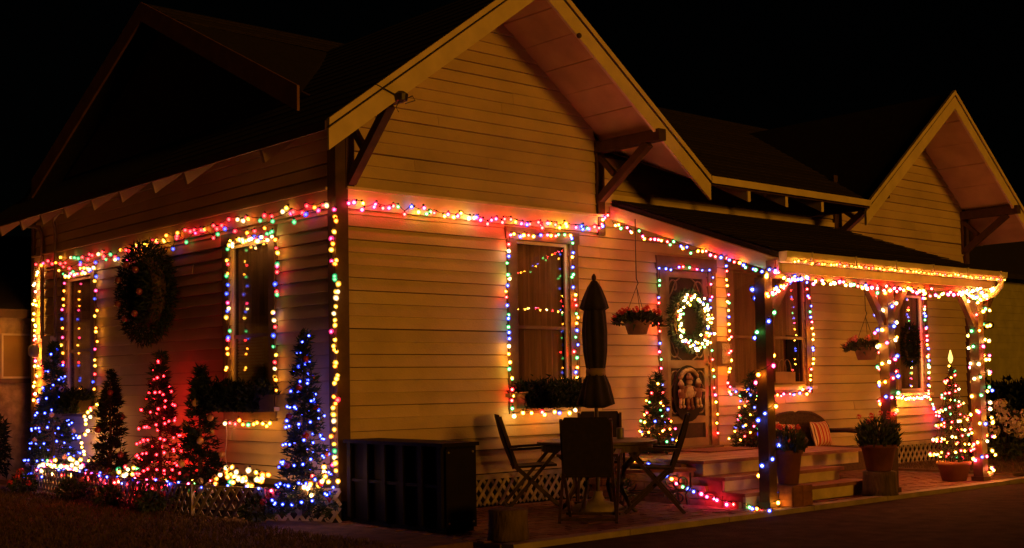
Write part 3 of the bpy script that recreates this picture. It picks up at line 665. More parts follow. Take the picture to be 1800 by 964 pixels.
# ------------------------------------------------------------------ foliage helpers
def needles(n, pos_fn, ln, w, name, m, parent):
    V = np.empty((n, 3, 3))
    for i in range(n):
        p, d = pos_fn(); d = d/ (np.linalg.norm(d)+1e-9)
        s = np.cross(d, rng.normal(size=3)); s = s/(np.linalg.norm(s)+1e-9)*w*rng.uniform(.6, 1.3); l_ = ln*rng.uniform(.55, 1.25)
        V[i, 0] = p-s; V[i, 1] = p+s; V[i, 2] = p+d*l_
    return link(name, mesh(name, V.reshape(-1, 3), np.arange(3*n).reshape(-1, 3)), m, parent)
def cone_tree(name, label, cat, base, h, r, m, n=3600, group=None, lean=0, col=True, tiers=9):
    t = thing(name, label, cat, base, 0, group)
    MB().tube([(0, 0, 0), (0, 0, h*.9)], [.028, .008], 7).build('trunk', M_bark, t)
    br = []
    k = 0
    while len(br) < 150:
        u = rng.uniform(0, 1)**1.25; a = rng.uniform(0, math.tau); rr = r*(1-u)**.9*rng.uniform(.78, 1.12)+.02; z = h*(.04+.95*u)
        br.append((a, rr, z))
    b = MB()
    for a, rr, z in br: b.tube([(0, 0, z+.02), (rr*.92*math.cos(a), rr*.92*math.sin(a), z-.06*rr/r)], [.006, .003], 3, False)
    b.build('branches', M_bark, t)
    def fn():
        a, rr, z = br[rng.integers(len(br))]; s = rng.uniform(.15, 1)**.6; q = rr*s
        p = np.array([q*math.cos(a)+rng.normal(0, .02), q*math.sin(a)+rng.normal(0, .02), z-.06*s*rr/r+rng.normal(0, .02)])
        return p, np.array([math.cos(a)*.9+rng.normal(0, .6), math.sin(a)*.9+rng.normal(0, .6), .25+rng.normal(0, .5)])
    needles(n, fn, .075, .011, 'crown', m, t)
    return t
def tree_lights(label, base, h, r, n, pal, rb=.02, group=None, z0=.05, power=.85, face=None, turns=9):
    pts = []
    for i in range(n*2):
        u = i/(n*2-1); a = u*turns*math.tau+1; uu = u
        rr = r*(1-uu)**.9*1.02+.03; pts.append(Vector(base)+Vector((rr*math.cos(a), rr*math.sin(a), h*(z0+(.97-z0)*uu))))
    seg = [(pts[i+1]-pts[i]).length for i in range(len(pts)-1)]
    return light_string(label, pts, n, pal, rb, .022, group=group or 'strings of coloured lights', g=.7)
def balls(t, n, h, r, m, rb=.034):
    me = mesh('ornament', *(lambda b: (b.v, b.f))(MB().ball((0, 0, 0), rb, 12, 8).lathe([(.008, rb*.9), (.008, rb*1.25)], 6)), True)
    for i in range(n):
        u = (i+.5)/n; a = i*2.4; rr = r*(1-u)**.9+.035
        o = link('ornament', me, m, t); o.location = (rr*math.cos(a), rr*math.sin(a), h*(.06+.85*u)-.02)
def blob(name, label, cat, base, rx, rz, m, n, leaf=(.06, .018), group=None, flowers=None, stem=True):
    t = thing(name, label, cat, base, 0, group)
    b = MB(); tips = []
    for k in range(12):
        a = k*2.4; e = rng.uniform(.2, 1.2); tip = (rx*.8*math.cos(a)*math.cos(e), rx*.8*math.sin(a)*math.cos(e), rz*(.35+.6*math.sin(e)))
        b.tube([(0, 0, 0), (tip[0]*.4, tip[1]*.4, tip[2]*.6), tip], [.008, .006, .003], 4, False); tips.append(tip)
    b.build('stems', M_bark, t)
    def fn():
        v = rng.normal(size=3); v /= np.linalg.norm(v); q = rng.uniform(.3, 1)**.45*(1+.18*math.sin(5*v[0]+3*v[2]))
        p = np.array([v[0]*rx*q, v[1]*rx*q, rz*.55+v[2]*rz*.5*q]); return p, v+rng.normal(0, .7, 3)
    needles(n, fn, leaf[0], leaf[1], 'foliage', m, t)
    if flowers:
        fm, cnt, fr_, up = flowers
        me = flower_mesh(fr_)
        for k in range(cnt):
            v = rng.normal(size=3); v[2] = abs(v[2])*up; v /= np.linalg.norm(v)
            o = link('flower', me, fm, t); o.location = (v[0]*rx*1.12, v[1]*rx*1.12, rz*.55+v[2]*rz*.58); o.rotation_euler = (random.uniform(-.6, .6), random.uniform(-.6, .6), random.uniform(0, 6)); s = random.uniform(.8, 1.2); o.scale = (s, s, s)
    return t
def flower_mesh(r):
    b = MB()
    for i in range(30):
        v = Vector(rng.normal(size=3)).normalized(); c = v*r*rng.uniform(.7, 1.0); x = v.orthogonal().normalized(); y = v.cross(x); q = r*rng.uniform(.28, .42); a = rng.uniform(0, 6)
        x, y = x*math.cos(a)+y*math.sin(a), y*math.cos(a)-x*math.sin(a)
        b.add([c-x*q, c-y*q+v*q*.3, c+x*q, c+y*q+v*q*.3], [(0, 1, 2, 3)])
    return mesh('flower', b.v, b.f)

# ------------------------------------------------------------------ bed on the left of the house
bed = MB().prism([(-.02, -.02, -.02), (-.02, 6.45, -.02), (-.55, 6.45, -.02), (-.76, 3.7, -.02), (-.76, 1.6, -.02), (-.35, .55, -.02), (-.10, -.02, -.02)], (0, 0, .10)).build('planting_bed', M_soil, kind='structure')
FP = [(-.60, 6.5), (-.79, 3.8), (-.80, 1.55), (-.52, .55), (-.06, -.10)]
fence = thing('lattice_fence', 'low white diagonal lattice fence round the planting bed', 'fence', (0, 0, 0))
for (a, b2) in zip(FP[:-1], FP[1:]):
    A = Vector((*a, 0)); B2 = Vector((*b2, 0)); d = (B2-A).normalized(); n = Vector((d.y, -d.x, 0))
    if n.x > 0: n = -n
    lattice(fence, A, B2, .0, .315, .125, n, M_lattice, .034)
    bar('rail', (A.x, A.y, .325), (B2.x, B2.y, .325), .022, .022, M_lattice, fence)
    box('post', A.x-.018, A.x+.018, A.y-.018, A.y+.018, -.02, .34, M_lattice, fence)
TB = .08
cone_tree('evergreen_tree', 'slim dark tree with blue lights and red balls by the house corner', 'tree', (-.33, .12, TB), 1.82, .27, M_needle, 4200); blue1 = bpy.context
nt_ = [o for o in COL.objects if o.get('category') == 'tree'][-1]; balls(nt_, 16, 1.75, .25, M_redball)
tree_lights('blue lights on the slim tree by the house corner', (-.33, .12, TB), 1.85, .26, 105, BLUE, .019)
cone_tree('evergreen_tree', 'conical tree glowing with red lights against the side wall', 'tree', (-.36, 3.20, TB), 1.70, .30, M_needle, 4200)
tree_lights('red lights on the conical tree against the side wall', (-.36, 3.20, TB), 1.73, .29, 125, RED, .020)
cone_tree('evergreen_tree', 'tree with blue lights and pink balls by the meter box', 'tree', (-.36, 6.42, TB), 1.92, .36, M_needle, 4600)
nt_ = [o for o in COL.objects if o.get('category') == 'tree'][-1]; balls(nt_, 14, 1.85, .35, M_pinkball, .036)
tree_lights('blue lights on the tree by the meter box', (-.36, 6.42, TB), 1.95, .36, 95, BLUE, .020)
for (yy, hh, nb, mm, lab) in ((2.22, 1.50, 15, M_gold, 'unlit dark tree hung with gold balls between red and blue-lit trees'), (4.58, 1.50, 8, M_darkball, 'unlit dark tree with dull red balls beside the far window')):
    t = cone_tree('evergreen_tree', lab, 'tree', (-.36, yy, TB), hh, .28, M_needled, 5200); balls(t, nb, hh*.97, .30, mm, .040)
# small lights lying along the fence and in the bed
def fpath(y0, y1, x, z): return [Vector((x, y0+(y1-y0)*k/6, z)) for k in range(7)]
light_string('blue and purple lights along the top of the lattice fence', [Vector((a, b2, .35)) for a, b2 in FP], 34, [('blue', 4), ('pink', 2), ('ice', 4)], .018, .02)
light_string('red and pink lights lying at the foot of the red-lit tree', [Vector((-.72, 4.6, .26)), Vector((-.74, 3.6, .30)), Vector((-.74, 2.2, .30))], 26, [('red', 4), ('pink', 4), ('ruby', 3)], .020, .04)
light_string('warm lights bunched in the bed under the blind window', pX([(380, 832), (410, 826), (440, 834), (470, 828)], -.50), 30, HOT+[('orange', 3), ('green', 1)], .030, .045, g=0.4)
light_string('warm lights bunched in the bed beneath the far window', pX([(72, 812), (95, 818), (125, 816), (150, 812)], -.55), 34, HOT+[('pink', 1)], .034, .05, g=0.5)
light_string('warm lights in the bed between the two dark trees', pX([(205, 828), (225, 822), (240, 828)], -.55), 12, HOT, .032, .045, g=0.5)
light_string('bright lights in the bed at the corner post', pX([(528, 848), (555, 842), (578, 832), (582, 815)], -.30), 18, HOT+[('orange', 2)], .028, .04, g=0.5)
light_string('small lights in the low plants by the gold-ball tree', [Vector((-.5, 2.9, .28)), Vector((-.45, 2.3, .26)), Vector((-.5, 2.0, .3))], 16, [('amber', 4), ('red', 2), ('green', 2)], .016, .06)
for k, (x, y, s, fl, lab) in enumerate(((-.62, 1.9, .2, (M_whitefl, 7, .035, 1), 'low plant with pale flowers in front of the gold-ball tree'), (-.62, 2.75, .22, (M_redfl, 4, .03, 1), 'low leafy plant right of the red-lit tree'), (-.95, 5.9, .17, (M_redfl, 6, .04, 1), 'small plant with red flowers outside the far fence end'),
        (-.60, 4.2, .24, (M_pinkfl, 5, .03, 1), 'bushy plant in the bed between the dark tree and red tree'), (-.96, 4.3, .16, None, 'small green clump outside the fence by the dark tree'), (-.98, 2.1, .14, (M_redfl, 5, .03, 1), 'clump with red blooms outside the fence by the gold-ball tree'), (-.66, .45, .16, (M_redfl, 4, .03, 1), 'low clump outside the fence before the corner tree'), (-.98, 3.2, .15, (M_pinkfl, 3, .03, 1), 'low clump outside the fence before the red-lit tree'))):
    blob('bedding_plant', lab, 'plant', (x, y, .02), s, s*1.5, M_leaf, 420, (.06, .016), 'low plants along the lattice fence', fl)
# wreath of greenery on the side wall
def wreath(name, label, c, R, r, axis, m, n, orn=None, sy=1.0):
    t = thing(name, label, 'wreath', c)
    def fn():
        a = rng.uniform(0, math.tau); b_ = rng.uniform(0, math.tau); q = r*rng.uniform(.2, 1)**.5
        u_ = R+q*math.cos(b_); w_ = q*math.sin(b_)*.7
        p = np.array([w_, u_*math.cos(a), sy*u_*math.sin(a)]) if axis == 'x' else np.array([u_*math.cos(a), w_, sy*u_*math.sin(a)])
        d = np.array([math.sin(b_), math.cos(a)*math.cos(b_), math.sin(a)*math.cos(b_)]) if axis == 'x' else np.array([math.cos(a)*math.cos(b_), math.sin(b_), math.sin(a)*math.cos(b_)])
        return p, d+rng.normal(0, .5, 3)
    needles(n, fn, .07, .010, 'greenery', m, t)
    pts = [((0, R*math.cos(a), sy*R*math.sin(a)) if axis == 'x' else (R*math.cos(a), 0, sy*R*math.sin(a))) for a in np.linspace(0, math.tau, 40)]
    MB().tube(pts, r*.35, 6, False).build('ring', M_bark, t)
    if orn:
        om, no, ro = orn
        me = mesh('ornament', *(lambda b: (b.v, b.f))(MB().ball((0, 0, 0), ro, 12, 8)), True)
        for k in range(no):
            a = k*math.tau/no+.5; o = link('ornament', me, om, t); o.location = (-r*.8, R*math.cos(a), sy*R*math.sin(a)) if axis == 'x' else (R*math.cos(a), -r*.8, sy*R*math.sin(a))
    return t
wreath('wreath', 'big unlit dark evergreen wreath with shiny balls hung on the side wall', (-.20, 3.90, 2.52), .31, .29, 'x', M_needled, 8500, (M_darkball, 7, .042), 1.08)
wreath('wreath', 'small unlit wreath hung on the narrow porch window', onY(1600, 607, -.10), .15, .075, 'y', M_needled, 1800, None, 1.5)
wc = onY(1212, 564, -.14)
wreath('wreath', 'evergreen wreath covered in warm lights on the screen door', wc, .29, .085, 'y', M_needle, 2600, (M_redball, 5, .03), 1.05)
light_string('warm white lights wound round the door wreath', [wc+Vector(((.29+.03*math.sin(a*13))*math.cos(a), -.11, 1.05*(.29+.03*math.sin(a*13))*math.sin(a))) for a in np.linspace(0, math.tau, 90)], 78, [('white', 5), ('amber', 3), ('orange', 1), ('green', 1), ('blue', 1)], .020, .034, jax=FL, g=1.3)
# window boxes
def winbox(label, c, L, side, brk=True, fl=None):
    t = thing('window_box', label, 'window box', c)
    d = .20; h = .17
    b = MB()
    (b.box(-d/2, d/2, -L/2, L/2, 0, h) if side else b.box(-L/2, L/2, -d/2, d/2, 0, h)); b.build('trough', M_wood, t)
    (box('rim', -d/2-.012, d/2+.012, -L/2-.012, L/2+.012, h-.012, h+.012, M_trim if not side else M_wood, t) if side else box('rim', -L/2-.012, L/2+.012, -d/2-.012, d/2+.012, h+.001, h+.016, M_trim, t))
    def fn():
        a = rng.uniform(-L/2-.05, L/2+.05); q = rng.normal(0, d*.42); z = h+abs(rng.normal(0, .055))
        if rng.random() < .5: z = rng.uniform(.0, h); q = -d/2-abs(rng.normal(0, .045))
        p = np.array([q, a, z]) if side else np.array([a, q, z]); return p, np.array([rng.normal(0, .7), rng.normal(0, .7), .6])
    needles(3800, fn, .07, .015, 'greenery', M_needled, t)
    return t
winbox('dark window box of evergreen under the tall front window', (2.76, -.20, 1.06), .98, False)
winbox('dark window box of greenery under the side window with the blind', (-.21, 1.62, 1.08), 1.12, True)
winbox('dark window box of greenery under the far side window', (-.21, 6.30, 1.03), 1.1, True)
bar_ = MB().tube([onX(397, 738, -.06), onX(399, 765, -.06), onX(396, 800, -.06), onX(400, 830, -.10)], .006, 5).build('extension_cord', mat('white_cord', (.6, .55, .45), .5)); tag(bar_, 'pale extension cord hanging below the blind window box', 'cord')
# conduit, meter box, eave lamp at the far end of the side wall
t = thing('electric_meter', 'grey electric meter and box on the side wall under the conduits', 'meter', (-.08, 7.35, 1.72))
box('meter_box', -.05, .05, -.22, .10, 0, .40, M_meter, t); md = MB().lathe([(.10, 0), (.10, .05), (.075, .10), (.02, .12)], 16).build('meter_dial', M_meter, t, True)
md.rotation_euler = (0, -math.pi/2, 0); md.location = (-.04, .32, .20)
tag(MB().tube([(-.06, 7.62, 2.1), (-.06, 7.62, 3.60), (-.10, 7.62, 3.72), (-.22, 7.75, 3.74)], .03, 8).build('conduit', M_pipe, None, True), 'thick grey conduit rising to the eave, bent at its top', 'conduit')
t = thing('eave_lamp', 'gooseneck lamp pipe with small metal shade under the side eave', 'lamp', (-.06, 7.13, 2.1))
MB().tube([(0, 0, 0), (0, 0, 1.55), (-.05, -.06, 1.66), (-.30, -1.0, 1.70), (-.33, -1.2, 1.68)], .022, 8).build('pipe', M_pipe, t, True)
MB().lathe([(.07, -.05), (.06, .04), (.025, .07)], 12, (-.33, -1.22, 1.66)).build('shade', M_shade, t, True)

# ------------------------------------------------------------------ patio furniture
def chair(label, loc, rz, sling=True):       # local: faces +Y
    t = thing('folding_chair', label, 'chair', loc, rz, 'folding chairs round the patio table')
    w = .27
    for s in (-1, 1):
        bar('leg', (s*w, -.30, .0), (s*w, .24, .62), .028, .035, M_wood, t); bar('leg', (s*(w-.04), .30, .0), (s*(w-.04), -.20, .46), .028, .035, M_wood, t)
        bar('back_post', (s*(w-.035), -.17, .40), (s*(w-.035), -.36, .98), .028, .034, M_wood, t)
        b = MB(); b.bar((s*w, -.26, .635), (s*w, .27, .66), .05, .026); b.bar((s*w, .26, .66), (s*w, .33, .648), .055, .024); b.build('armrest', M_wood, t)
    b = MB(); b.add([(-.235, -.20, .455), (.235, -.20, .455), (.235, .24, .475), (-.235, .24, .475), (-.235, -.20, .435), (.235, -.20, .435), (.235, .24, .45), (-.235, .24, .45)], [(0, 1, 2, 3), (7, 6, 5, 4), (0, 4, 5, 1), (1, 5, 6, 2), (2, 6, 7, 3), (3, 7, 4, 0)]); b.build('seat', M_mesh, t)
    b = MB(); n = 10; v = []; f = []
    for i in range(n+1):
        u = i/n; z = .42+.58*u; y = -.175-.19*u-.02*math.sin(u*math.pi); hw = .232 if u < .9 else .232-.03*((u-.9)/.1)**2
        v += [(-hw, y, z), (hw, y, z), (hw, y-.015, z), (-hw, y-.015, z)]
        if i: k = 4*(i-1); f += [(k+a, k+(a+1) % 4, k+4+(a+1) % 4, k+4+a) for a in range(4)]
    f += [(3, 2, 1, 0), (4*n, 4*n+1, 4*n+2, 4*n+3)]; b.add(v, f); b.build('backrest', M_mesh, t)
    b = MB(); b.bar((-w, .28, .03), (w, .28, .03), .025, .025); b.build('front_stretcher', M_wood, t)
    b = MB(); b.bar((-w, -.28, .03), (w, -.28, .03), .025, .025); b.build('rear_stretcher', M_wood, t)
    return t
TX, TY = 2.33, -1.28
def face(x, y, tx=TX, ty=TY): return math.atan2(ty-y, tx-x)-math.pi/2
chair('folding chair with its back to the driveway, in front of the umbrella', (1.67, -1.83, .008), face(1.67, -1.83))
chair('folding chair between the table and the window wall, seen from its side', (2.12, -.50, .008), math.atan2(-.66, .75)-math.pi/2+.1)
chair('folding chair on the steps side of the table, beside the scroll bench', (2.66, -1.76, .008), math.atan2(.66, -.75)-math.pi/2-.1)
chair('folding chair behind the umbrella pole, facing the driveway', (2.93, -.72, .008), face(2.93, -.72))
t = thing('patio_table', 'round dark patio table with curved bracket legs under the closed umbrella', 'table', (TX, TY, .008))
MB().lathe([(.03, .69), (.60, .69), (.625, .70), (.625, .722), (.61, .73), (.03, .73)], 40).build('tabletop', M_wood, t)
MB().lathe([(.56, .62), (.575, .62), (.575, .688), (.56, .688)], 36).build('apron', M_wood, t)
for k in range(4):
    a = k*math.pi/2+.35; c, s = math.cos(a), math.sin(a)
    MB().tube([(.50*c, .50*s, .66), (.42*c, .42*s, .56), (.30*c, .30*s, .45), (.26*c, .26*s, .25), (.36*c, .36*s, .06), (.44*c, .44*s, .0)], [.03, .035, .03, .026, .024, .026], 8).build('leg', M_wood, t, True)
t = thing('patio_umbrella', 'closed dark patio umbrella tied with a pale strap, standing through the table', 'umbrella', (TX+.0, TY, .008))
MB().tube([(0, 0, .06), (0, 0, 2.36)], .021, 10).build('pole', M_wood, t)
MB().lathe([(.27, 0), (.275, .03), (.22, .07), (.08, .10), (.05, .16), (.05, .2)], 24).build('base', M_conc, t, True)
def wob(k, ph): return lambda i, a: 1+k*math.sin(8*a+ph+.2*i)+.03*math.sin(3*a+i)
MB().lathe([(.08, 1.06), (.185, 1.10), (.165, 1.18), (.135, 1.30), (.085, 1.43), (.10, 1.52), (.116, 1.65), (.122, 1.85), (.112, 2.0), (.10, 2.10), (.08, 2.16)], 48, wob=wob(.10, 0)).build('canopy', M_umb, t, True)
MB().lathe([(.10, 2.07), (.15, 2.10), (.12, 2.20), (.07, 2.32), (.03, 2.385), (.012, 2.39)], 40, wob=wob(.05, 1)).build('vent_cap', M_umb, t, True)
MB().lathe([(.10, 1.395), (.105, 1.43), (.10, 1.475), (.095, 1.47)], 24).build('strap', M_strap, t, True)
MB().lathe([(.014, 2.38), (.026, 2.41), (.026, 2.43), (.008, 2.46)], 10).build('finial', M_wood, t, True)
c = MB().lathe([(.035, 0), (.04, .02), (.04, .11), (.036, .115)], 14).build('candle_jar', M_cup); c.location = (TX+.30, TY-.05, .739); tag(c, 'small dark candle jar on the patio table', 'candle')
# scroll-legged bench
bc = onZ(1180, 872, .0); t = thing('garden_bench', 'low slab bench on black scrolled iron legs at the side of the steps', 'bench', (3.06, -1.36, .008), math.radians(-29))
MB().box(-.46, .46, -.14, .14, .36, .395).build('seat', M_terrad, t)
for sx in (-1, 1):
    for sy in (-1, 1):
        b = MB(); pts = []
        for q in np.linspace(0, 1, 26):
            a = q*7.5; rr = .095*(1-.72*q); pts.append((sx*(.30+.10-rr*math.cos(a)*1.0-.1), sy*.12, .25-rr*math.sin(a)))
        b.tube(pts, .010, 5)
        pts = [(sx*(.26-.075*(1-.6*q)*math.cos(q*6.5)), sy*.12, .075+.065*(1-.6*q)*math.sin(q*6.5)) for q in np.linspace(0, 1, 22)]; b.tube(pts, .010, 5)
        b.tube([(sx*.40, sy*.12, .35), (sx*.40, sy*.12, .2), (sx*.34, sy*.12, .12), (sx*.36, sy*.12, .01)], .011, 5); b.build('scroll_leg', M_iron, t)
b = MB(); b.tube([(-.34, -.12, .155), (.34, -.12, .155)], .009, 5).tube([(-.34, .12, .155), (.34, .12, .155)], .009, 5); b.build('stretcher', M_iron, t)
# stump seat, cabinet
def stump(label, loc, r, h):
    o = MB().lathe([(r*1.06, 0), (r*1.0, h*.3), (r*.97, h*.8), (r*.99, h*.97), (r*.9, h)], 22, wob=lambda i, a: 1+.035*math.sin(5*a+1)+.02*math.sin(11*a)).build('log_stump', M_bark, None, True); o.location = loc; tag(o, label, 'stump', 'sawn log stumps'); return o
stump('sawn log stump standing by the black cabinet at the patio edge', (.13, -2.38, .01), .17, .26)
stump('sawn log stump carrying the flower pot beside the middle porch post', (5.62, -2.52, .01), .19, .27)
t = thing('storage_cabinet', 'low black slatted cabinet by the house corner', 'cabinet', (.16, -.92, .008))
CX0, CX1, CY0, CY1, CH = -.19, .20, -.76, .76, .80
b = MB(); b.box(CX0+.05, CX1, CY0, CY1-.0, .04, CH-.03); b.build('body', M_cab, t)
b = MB(); b.box(CX0-.02, CX1+.02, CY0-.025, CY1+.02, CH-.028, CH+.005); b.build('lid', M_cabf, t)
for k in range(6):
    yy = CY0+.02+k*(CY1-CY0-.09)/5; box('slat', CX0, CX0+.048, yy, yy+.06, .05, CH-.03, M_cabf, t)
box('rail', CX0+.01, CX0+.047, CY0+.08, CY1-.08, .40, .43, M_cab, t); box('plinth', CX0+.03, CX1-.02, CY0+.02, CY1-.02, 0, .038, M_cab, t)
box('front_panel', CX0+.03, CX1-.02, CY0-.016, CY0-.002, .06, CH-.05, M_cabf, t)
for x in (CX0+.06, CX1-.05):
    for z in (.09, CH-.08): so = MB().lathe([(.011, 0), (.009, .006)], 8).build('screw', M_screw, t); so.rotation_euler = (math.pi/2, 0, 0); so.location = (x, CY0-.016, z)
# ------------------------------------------------------------------ wicker loveseat
t = thing('wicker_loveseat', 'dark wicker loveseat with arched back beside the steps', 'sofa', (6.95, -.72, .008), math.radians(0))
pr_ = []
for k in range(25):
    u = -1+2*k/24; pr_.append((u*.72, .0, .88-.20*abs(u)**3.2))
poly = [(-.72, .22, .42)]+[(x, .22+(.04), z) for x, _, z in pr_]+[(.72, .22, .42)]
MB().prism(poly, (0, .07, 0)).build('backrest', M_wicker, t)
MB().tube([(x, .28, z) for x, _, z in [(-.72, 0, .42)]+pr_+[(.72, 0, .42)]], .028, 8).build('back_rail', M_wicker, t, True)
MB().box(-.68, .68, -.36, .24, .33, .42).build('seat', M_wicker, t)
MB().box(-.66, .66, -.35, -.33, .12, .33).build('skirt', M_wicker, t)
for s in (-1, 1):
    MB().tube([(s*.72, .26, .62), (s*.74, .0, .63), (s*.75, -.34, .61), (s*.75, -.42, .56), (s*.74, -.40, .45), (s*.73, -.38, .02)], .032, 8).build('arm', M_wicker, t, True)
    MB().tube([(s*.72, .27, .43), (s*.72, .30, .0)], .025, 8).build('leg', M_wicker, t)
def cushion(label, loc, rot):
    b = MB(); n = 12; v = []; f = []
    for sgn in (1, -1):
        for i in range(n+1):
            for j in range(n+1):
                u, w = -1+2*i/n, -1+2*j/n; th = .075*((1-abs(u)**3)*(1-abs(w)**3))**.6
                pin = 1-.06*(1-abs(u*w))*(max(abs(u), abs(w)))**4
                v.append((u*.23*pin, sgn*th, w*.17*pin+.17))
    N = (n+1)**2
    for s in range(2):
        for i in range(n):
            for j in range(n):
                q = (s*N+i*(n+1)+j, s*N+(i+1)*(n+1)+j, s*N+(i+1)*(n+1)+j+1, s*N+i*(n+1)+j+1); f.append(q if s else q[::-1])
    b.add(v, f); o = b.build('cushion', M_cushion, None, True); o.location = loc; o.rotation_euler = rot; tag(o, label, 'cushion')
cushion('red and cream striped cushion propped on the open end of the loveseat', (7.26, -.66, .437), (math.radians(-14), 0, math.radians(8)))
cushion('striped cushion half hidden behind the potted plant, on the loveseat', (6.42, -.64, .437), (math.radians(-14), math.radians(6), math.radians(-10)))
# ------------------------------------------------------------------ pots
def pot(label, loc, r, h, m, plant, pn, ph, flowers=None, group=None, pl='flower_pot'):
    t = thing(pl, label, 'pot', loc, 0, group)
    MB().lathe([(r*.66, 0), (r*.70, .01), (r*.95, h*.86), (r*1.05, h*.87), (r*1.06, h), (r*.93, h), (r*.90, h*.9), (r*.02, h*.89)], 24).build('pot', m, t, True)
    def fn():
        a = rng.uniform(0, math.tau); q = r*1.15*math.sqrt(rng.random()); z = h*.92+ph*rng.random()**1.3*(1-.35*q/r)
        return np.array([q*math.cos(a), q*math.sin(a), z]), np.array([math.cos(a)*.6+rng.normal(0, .4), math.sin(a)*.6+rng.normal(0, .4), 1.0])
    needles(pn, fn, .09, .014, 'foliage', plant, t)
    b = MB()
    for k in range(9):
        a = k*.7; b.tube([(.3*r*math.cos(a), .3*r*math.sin(a), h*.88), (r*math.cos(a), r*math.sin(a), h+ph*.8)], [.006, .003], 4, False)
    b.build('stems', M_leaf, t)
    if flowers:
        me = flower_mesh(flowers[2])
        for k in range(flowers[1]):
            a = k*2.4; q = r*1.2*math.sqrt((k+.5)/flowers[1]); o = link('flower', me, flowers[0], t); o.location = (q*math.cos(a), q*math.sin(a), h+ph*random.uniform(.75, 1.05))
    return t
bs = MB().box(-.17, .17, -.17, .17, 0, .22).build('brick_pedestal', M_redbrick); bs.location = (3.99, -2.46, .01)
tag(bs, 'square brick pedestal under the tall pot beside the steps', 'pedestal')
for k in range(3):
    for j in range(2):
        for (x0, y0, ax) in ((-.172, -.178, 'x'), (-.178, -.172, 'y')):
            s0 = -.17+j*.172+(0); q = MB()
            if ax == 'x': box('brick', s0, s0+.166, -.180, -.171, .006+k*.072, .072+k*.072, M_redbrick, bs)
            else: box('brick', -.180, -.171, s0, s0+.166, .006+k*.072, .072+k*.072, M_redbrick, bs)
pot('tall dark red pot with a leafy plant on the brick pedestal', (3.99, -2.46, .232), .15, .36, M_terrad, M_leaf, 500, .28, (M_redfl, 5, .03))
pot('terracotta pot of flowers on the log stump beside the middle post', (5.62, -2.52, .282), .20, .30, M_terrad, M_leaf, 900, .34, (M_redfl, 8, .028))
pot('small pale pot under the patio table chairs', (2.98, -.98, .008), .10, .20, M_basket, M_leaf, 60, .05)
# hanging baskets
def hanging(label, loc, top, fm, nf):
    t = thing('hanging_basket', label, 'basket', loc, 0, 'hanging flower baskets')
    MB().lathe([(.10, -.13), (.11, -.13), (.15, .0), (.165, .01), (.165, .03), (.14, .03), (.02, .02)], 20).build('basket', M_basket, t, True)
    hk = .42
    for k in range(3):
        a = k*math.tau/3+.4; MB().tube([(.155*math.cos(a), .155*math.sin(a), .02), (0, 0, hk)], .004, 4).build('chain', M_iron, t)
    MB().tube([(0, 0, hk), (.03, 0, hk+.04), (.0, 0, hk+.09), (0, 0, top-loc[2])], .006, 5).build('hook', M_iron, t)
    def fn():
        a = rng.uniform(0, math.tau); q = .27*math.sqrt(rng.random()); z = .03+.12*rng.random()*(1-q/.4)-(.07 if q > .2 else 0)*rng.random()
        return np.array([q*math.cos(a), q*math.sin(a), z]), np.array([math.cos(a)+rng.normal(0, .5), math.sin(a)+rng.normal(0, .5), .5+rng.normal(0, .5)])
    needles(620, fn, .07, .018, 'foliage', M_leaf, t)
    me = flower_mesh(.042)
    for k in range(nf):
        a = k*2.4+2; q = .18+.11*((k*7) % 5)/5; o = link('flower', me, fm, t); o.location = (q*math.cos(a), q*math.sin(a), .12+.05*((k*3) % 4)/4); o.rotation_euler = (random.uniform(-.5, .5), random.uniform(-.5, .5), 0)
    o = link('flower', me, fm, t); o.location = (-_r[0]*-.0-.26*_r[0], -.26*_r[1], .06)
p1 = onY(1120, 568, -.62); hanging('hanging basket of red geraniums beside the screen door', tuple(p1), 3.22, M_redfl, 9)
p2 = onY(1523, 615, -1.5); hanging('hanging basket of pink flowers beside the middle post', tuple(p2), 2.93, M_pinkfl, 9)
# small lit trees flanking the door
for (x, lab, l2) in ((4.22, 'small potted tree with coloured lights on the hinge side of the door', 'coloured lights on the small tree between door and table'), (6.02, 'small potted tree with coloured lights beneath the double window', 'coloured lights on the small tree beneath the double window')):
    t = cone_tree('potted_tree', lab, 'tree', (x, -.42, .485), .95, .24, M_needle, 1900, 'small trees flanking the door')
    MB().lathe([(.07, 0), (.075, 0), (.105, .15), (.115, .16), (.115, .19), (.09, .19)], 18).build('pot', M_terrad, t, True)
    tree_lights(l2, (x, -.42, .56), .80, .24, 40, COOL+[('amber', 3), ('orange', 3)], .019, turns=6)
j = MB().lathe([(.07, 0), (.10, .04), (.12, .14), (.10, .24), (.055, .28), (.06, .32)], 18).build('jug', M_doll, None, True); j.location = (5.93, -.85, .484); tag(j, 'squat pale painted jug on the landing by the door', 'jug')
# plaque by the door
t = thing('mailbox', 'dark box with a square patterned tile beside the door', 'mailbox', onY(1272, 622, -.06))
box('case', -.13, .09, -.05, .03, -.16, .16, M_frame, t); box('tile', -.09, .085, -.062, -.052, -.13, .13, M_pic, t)
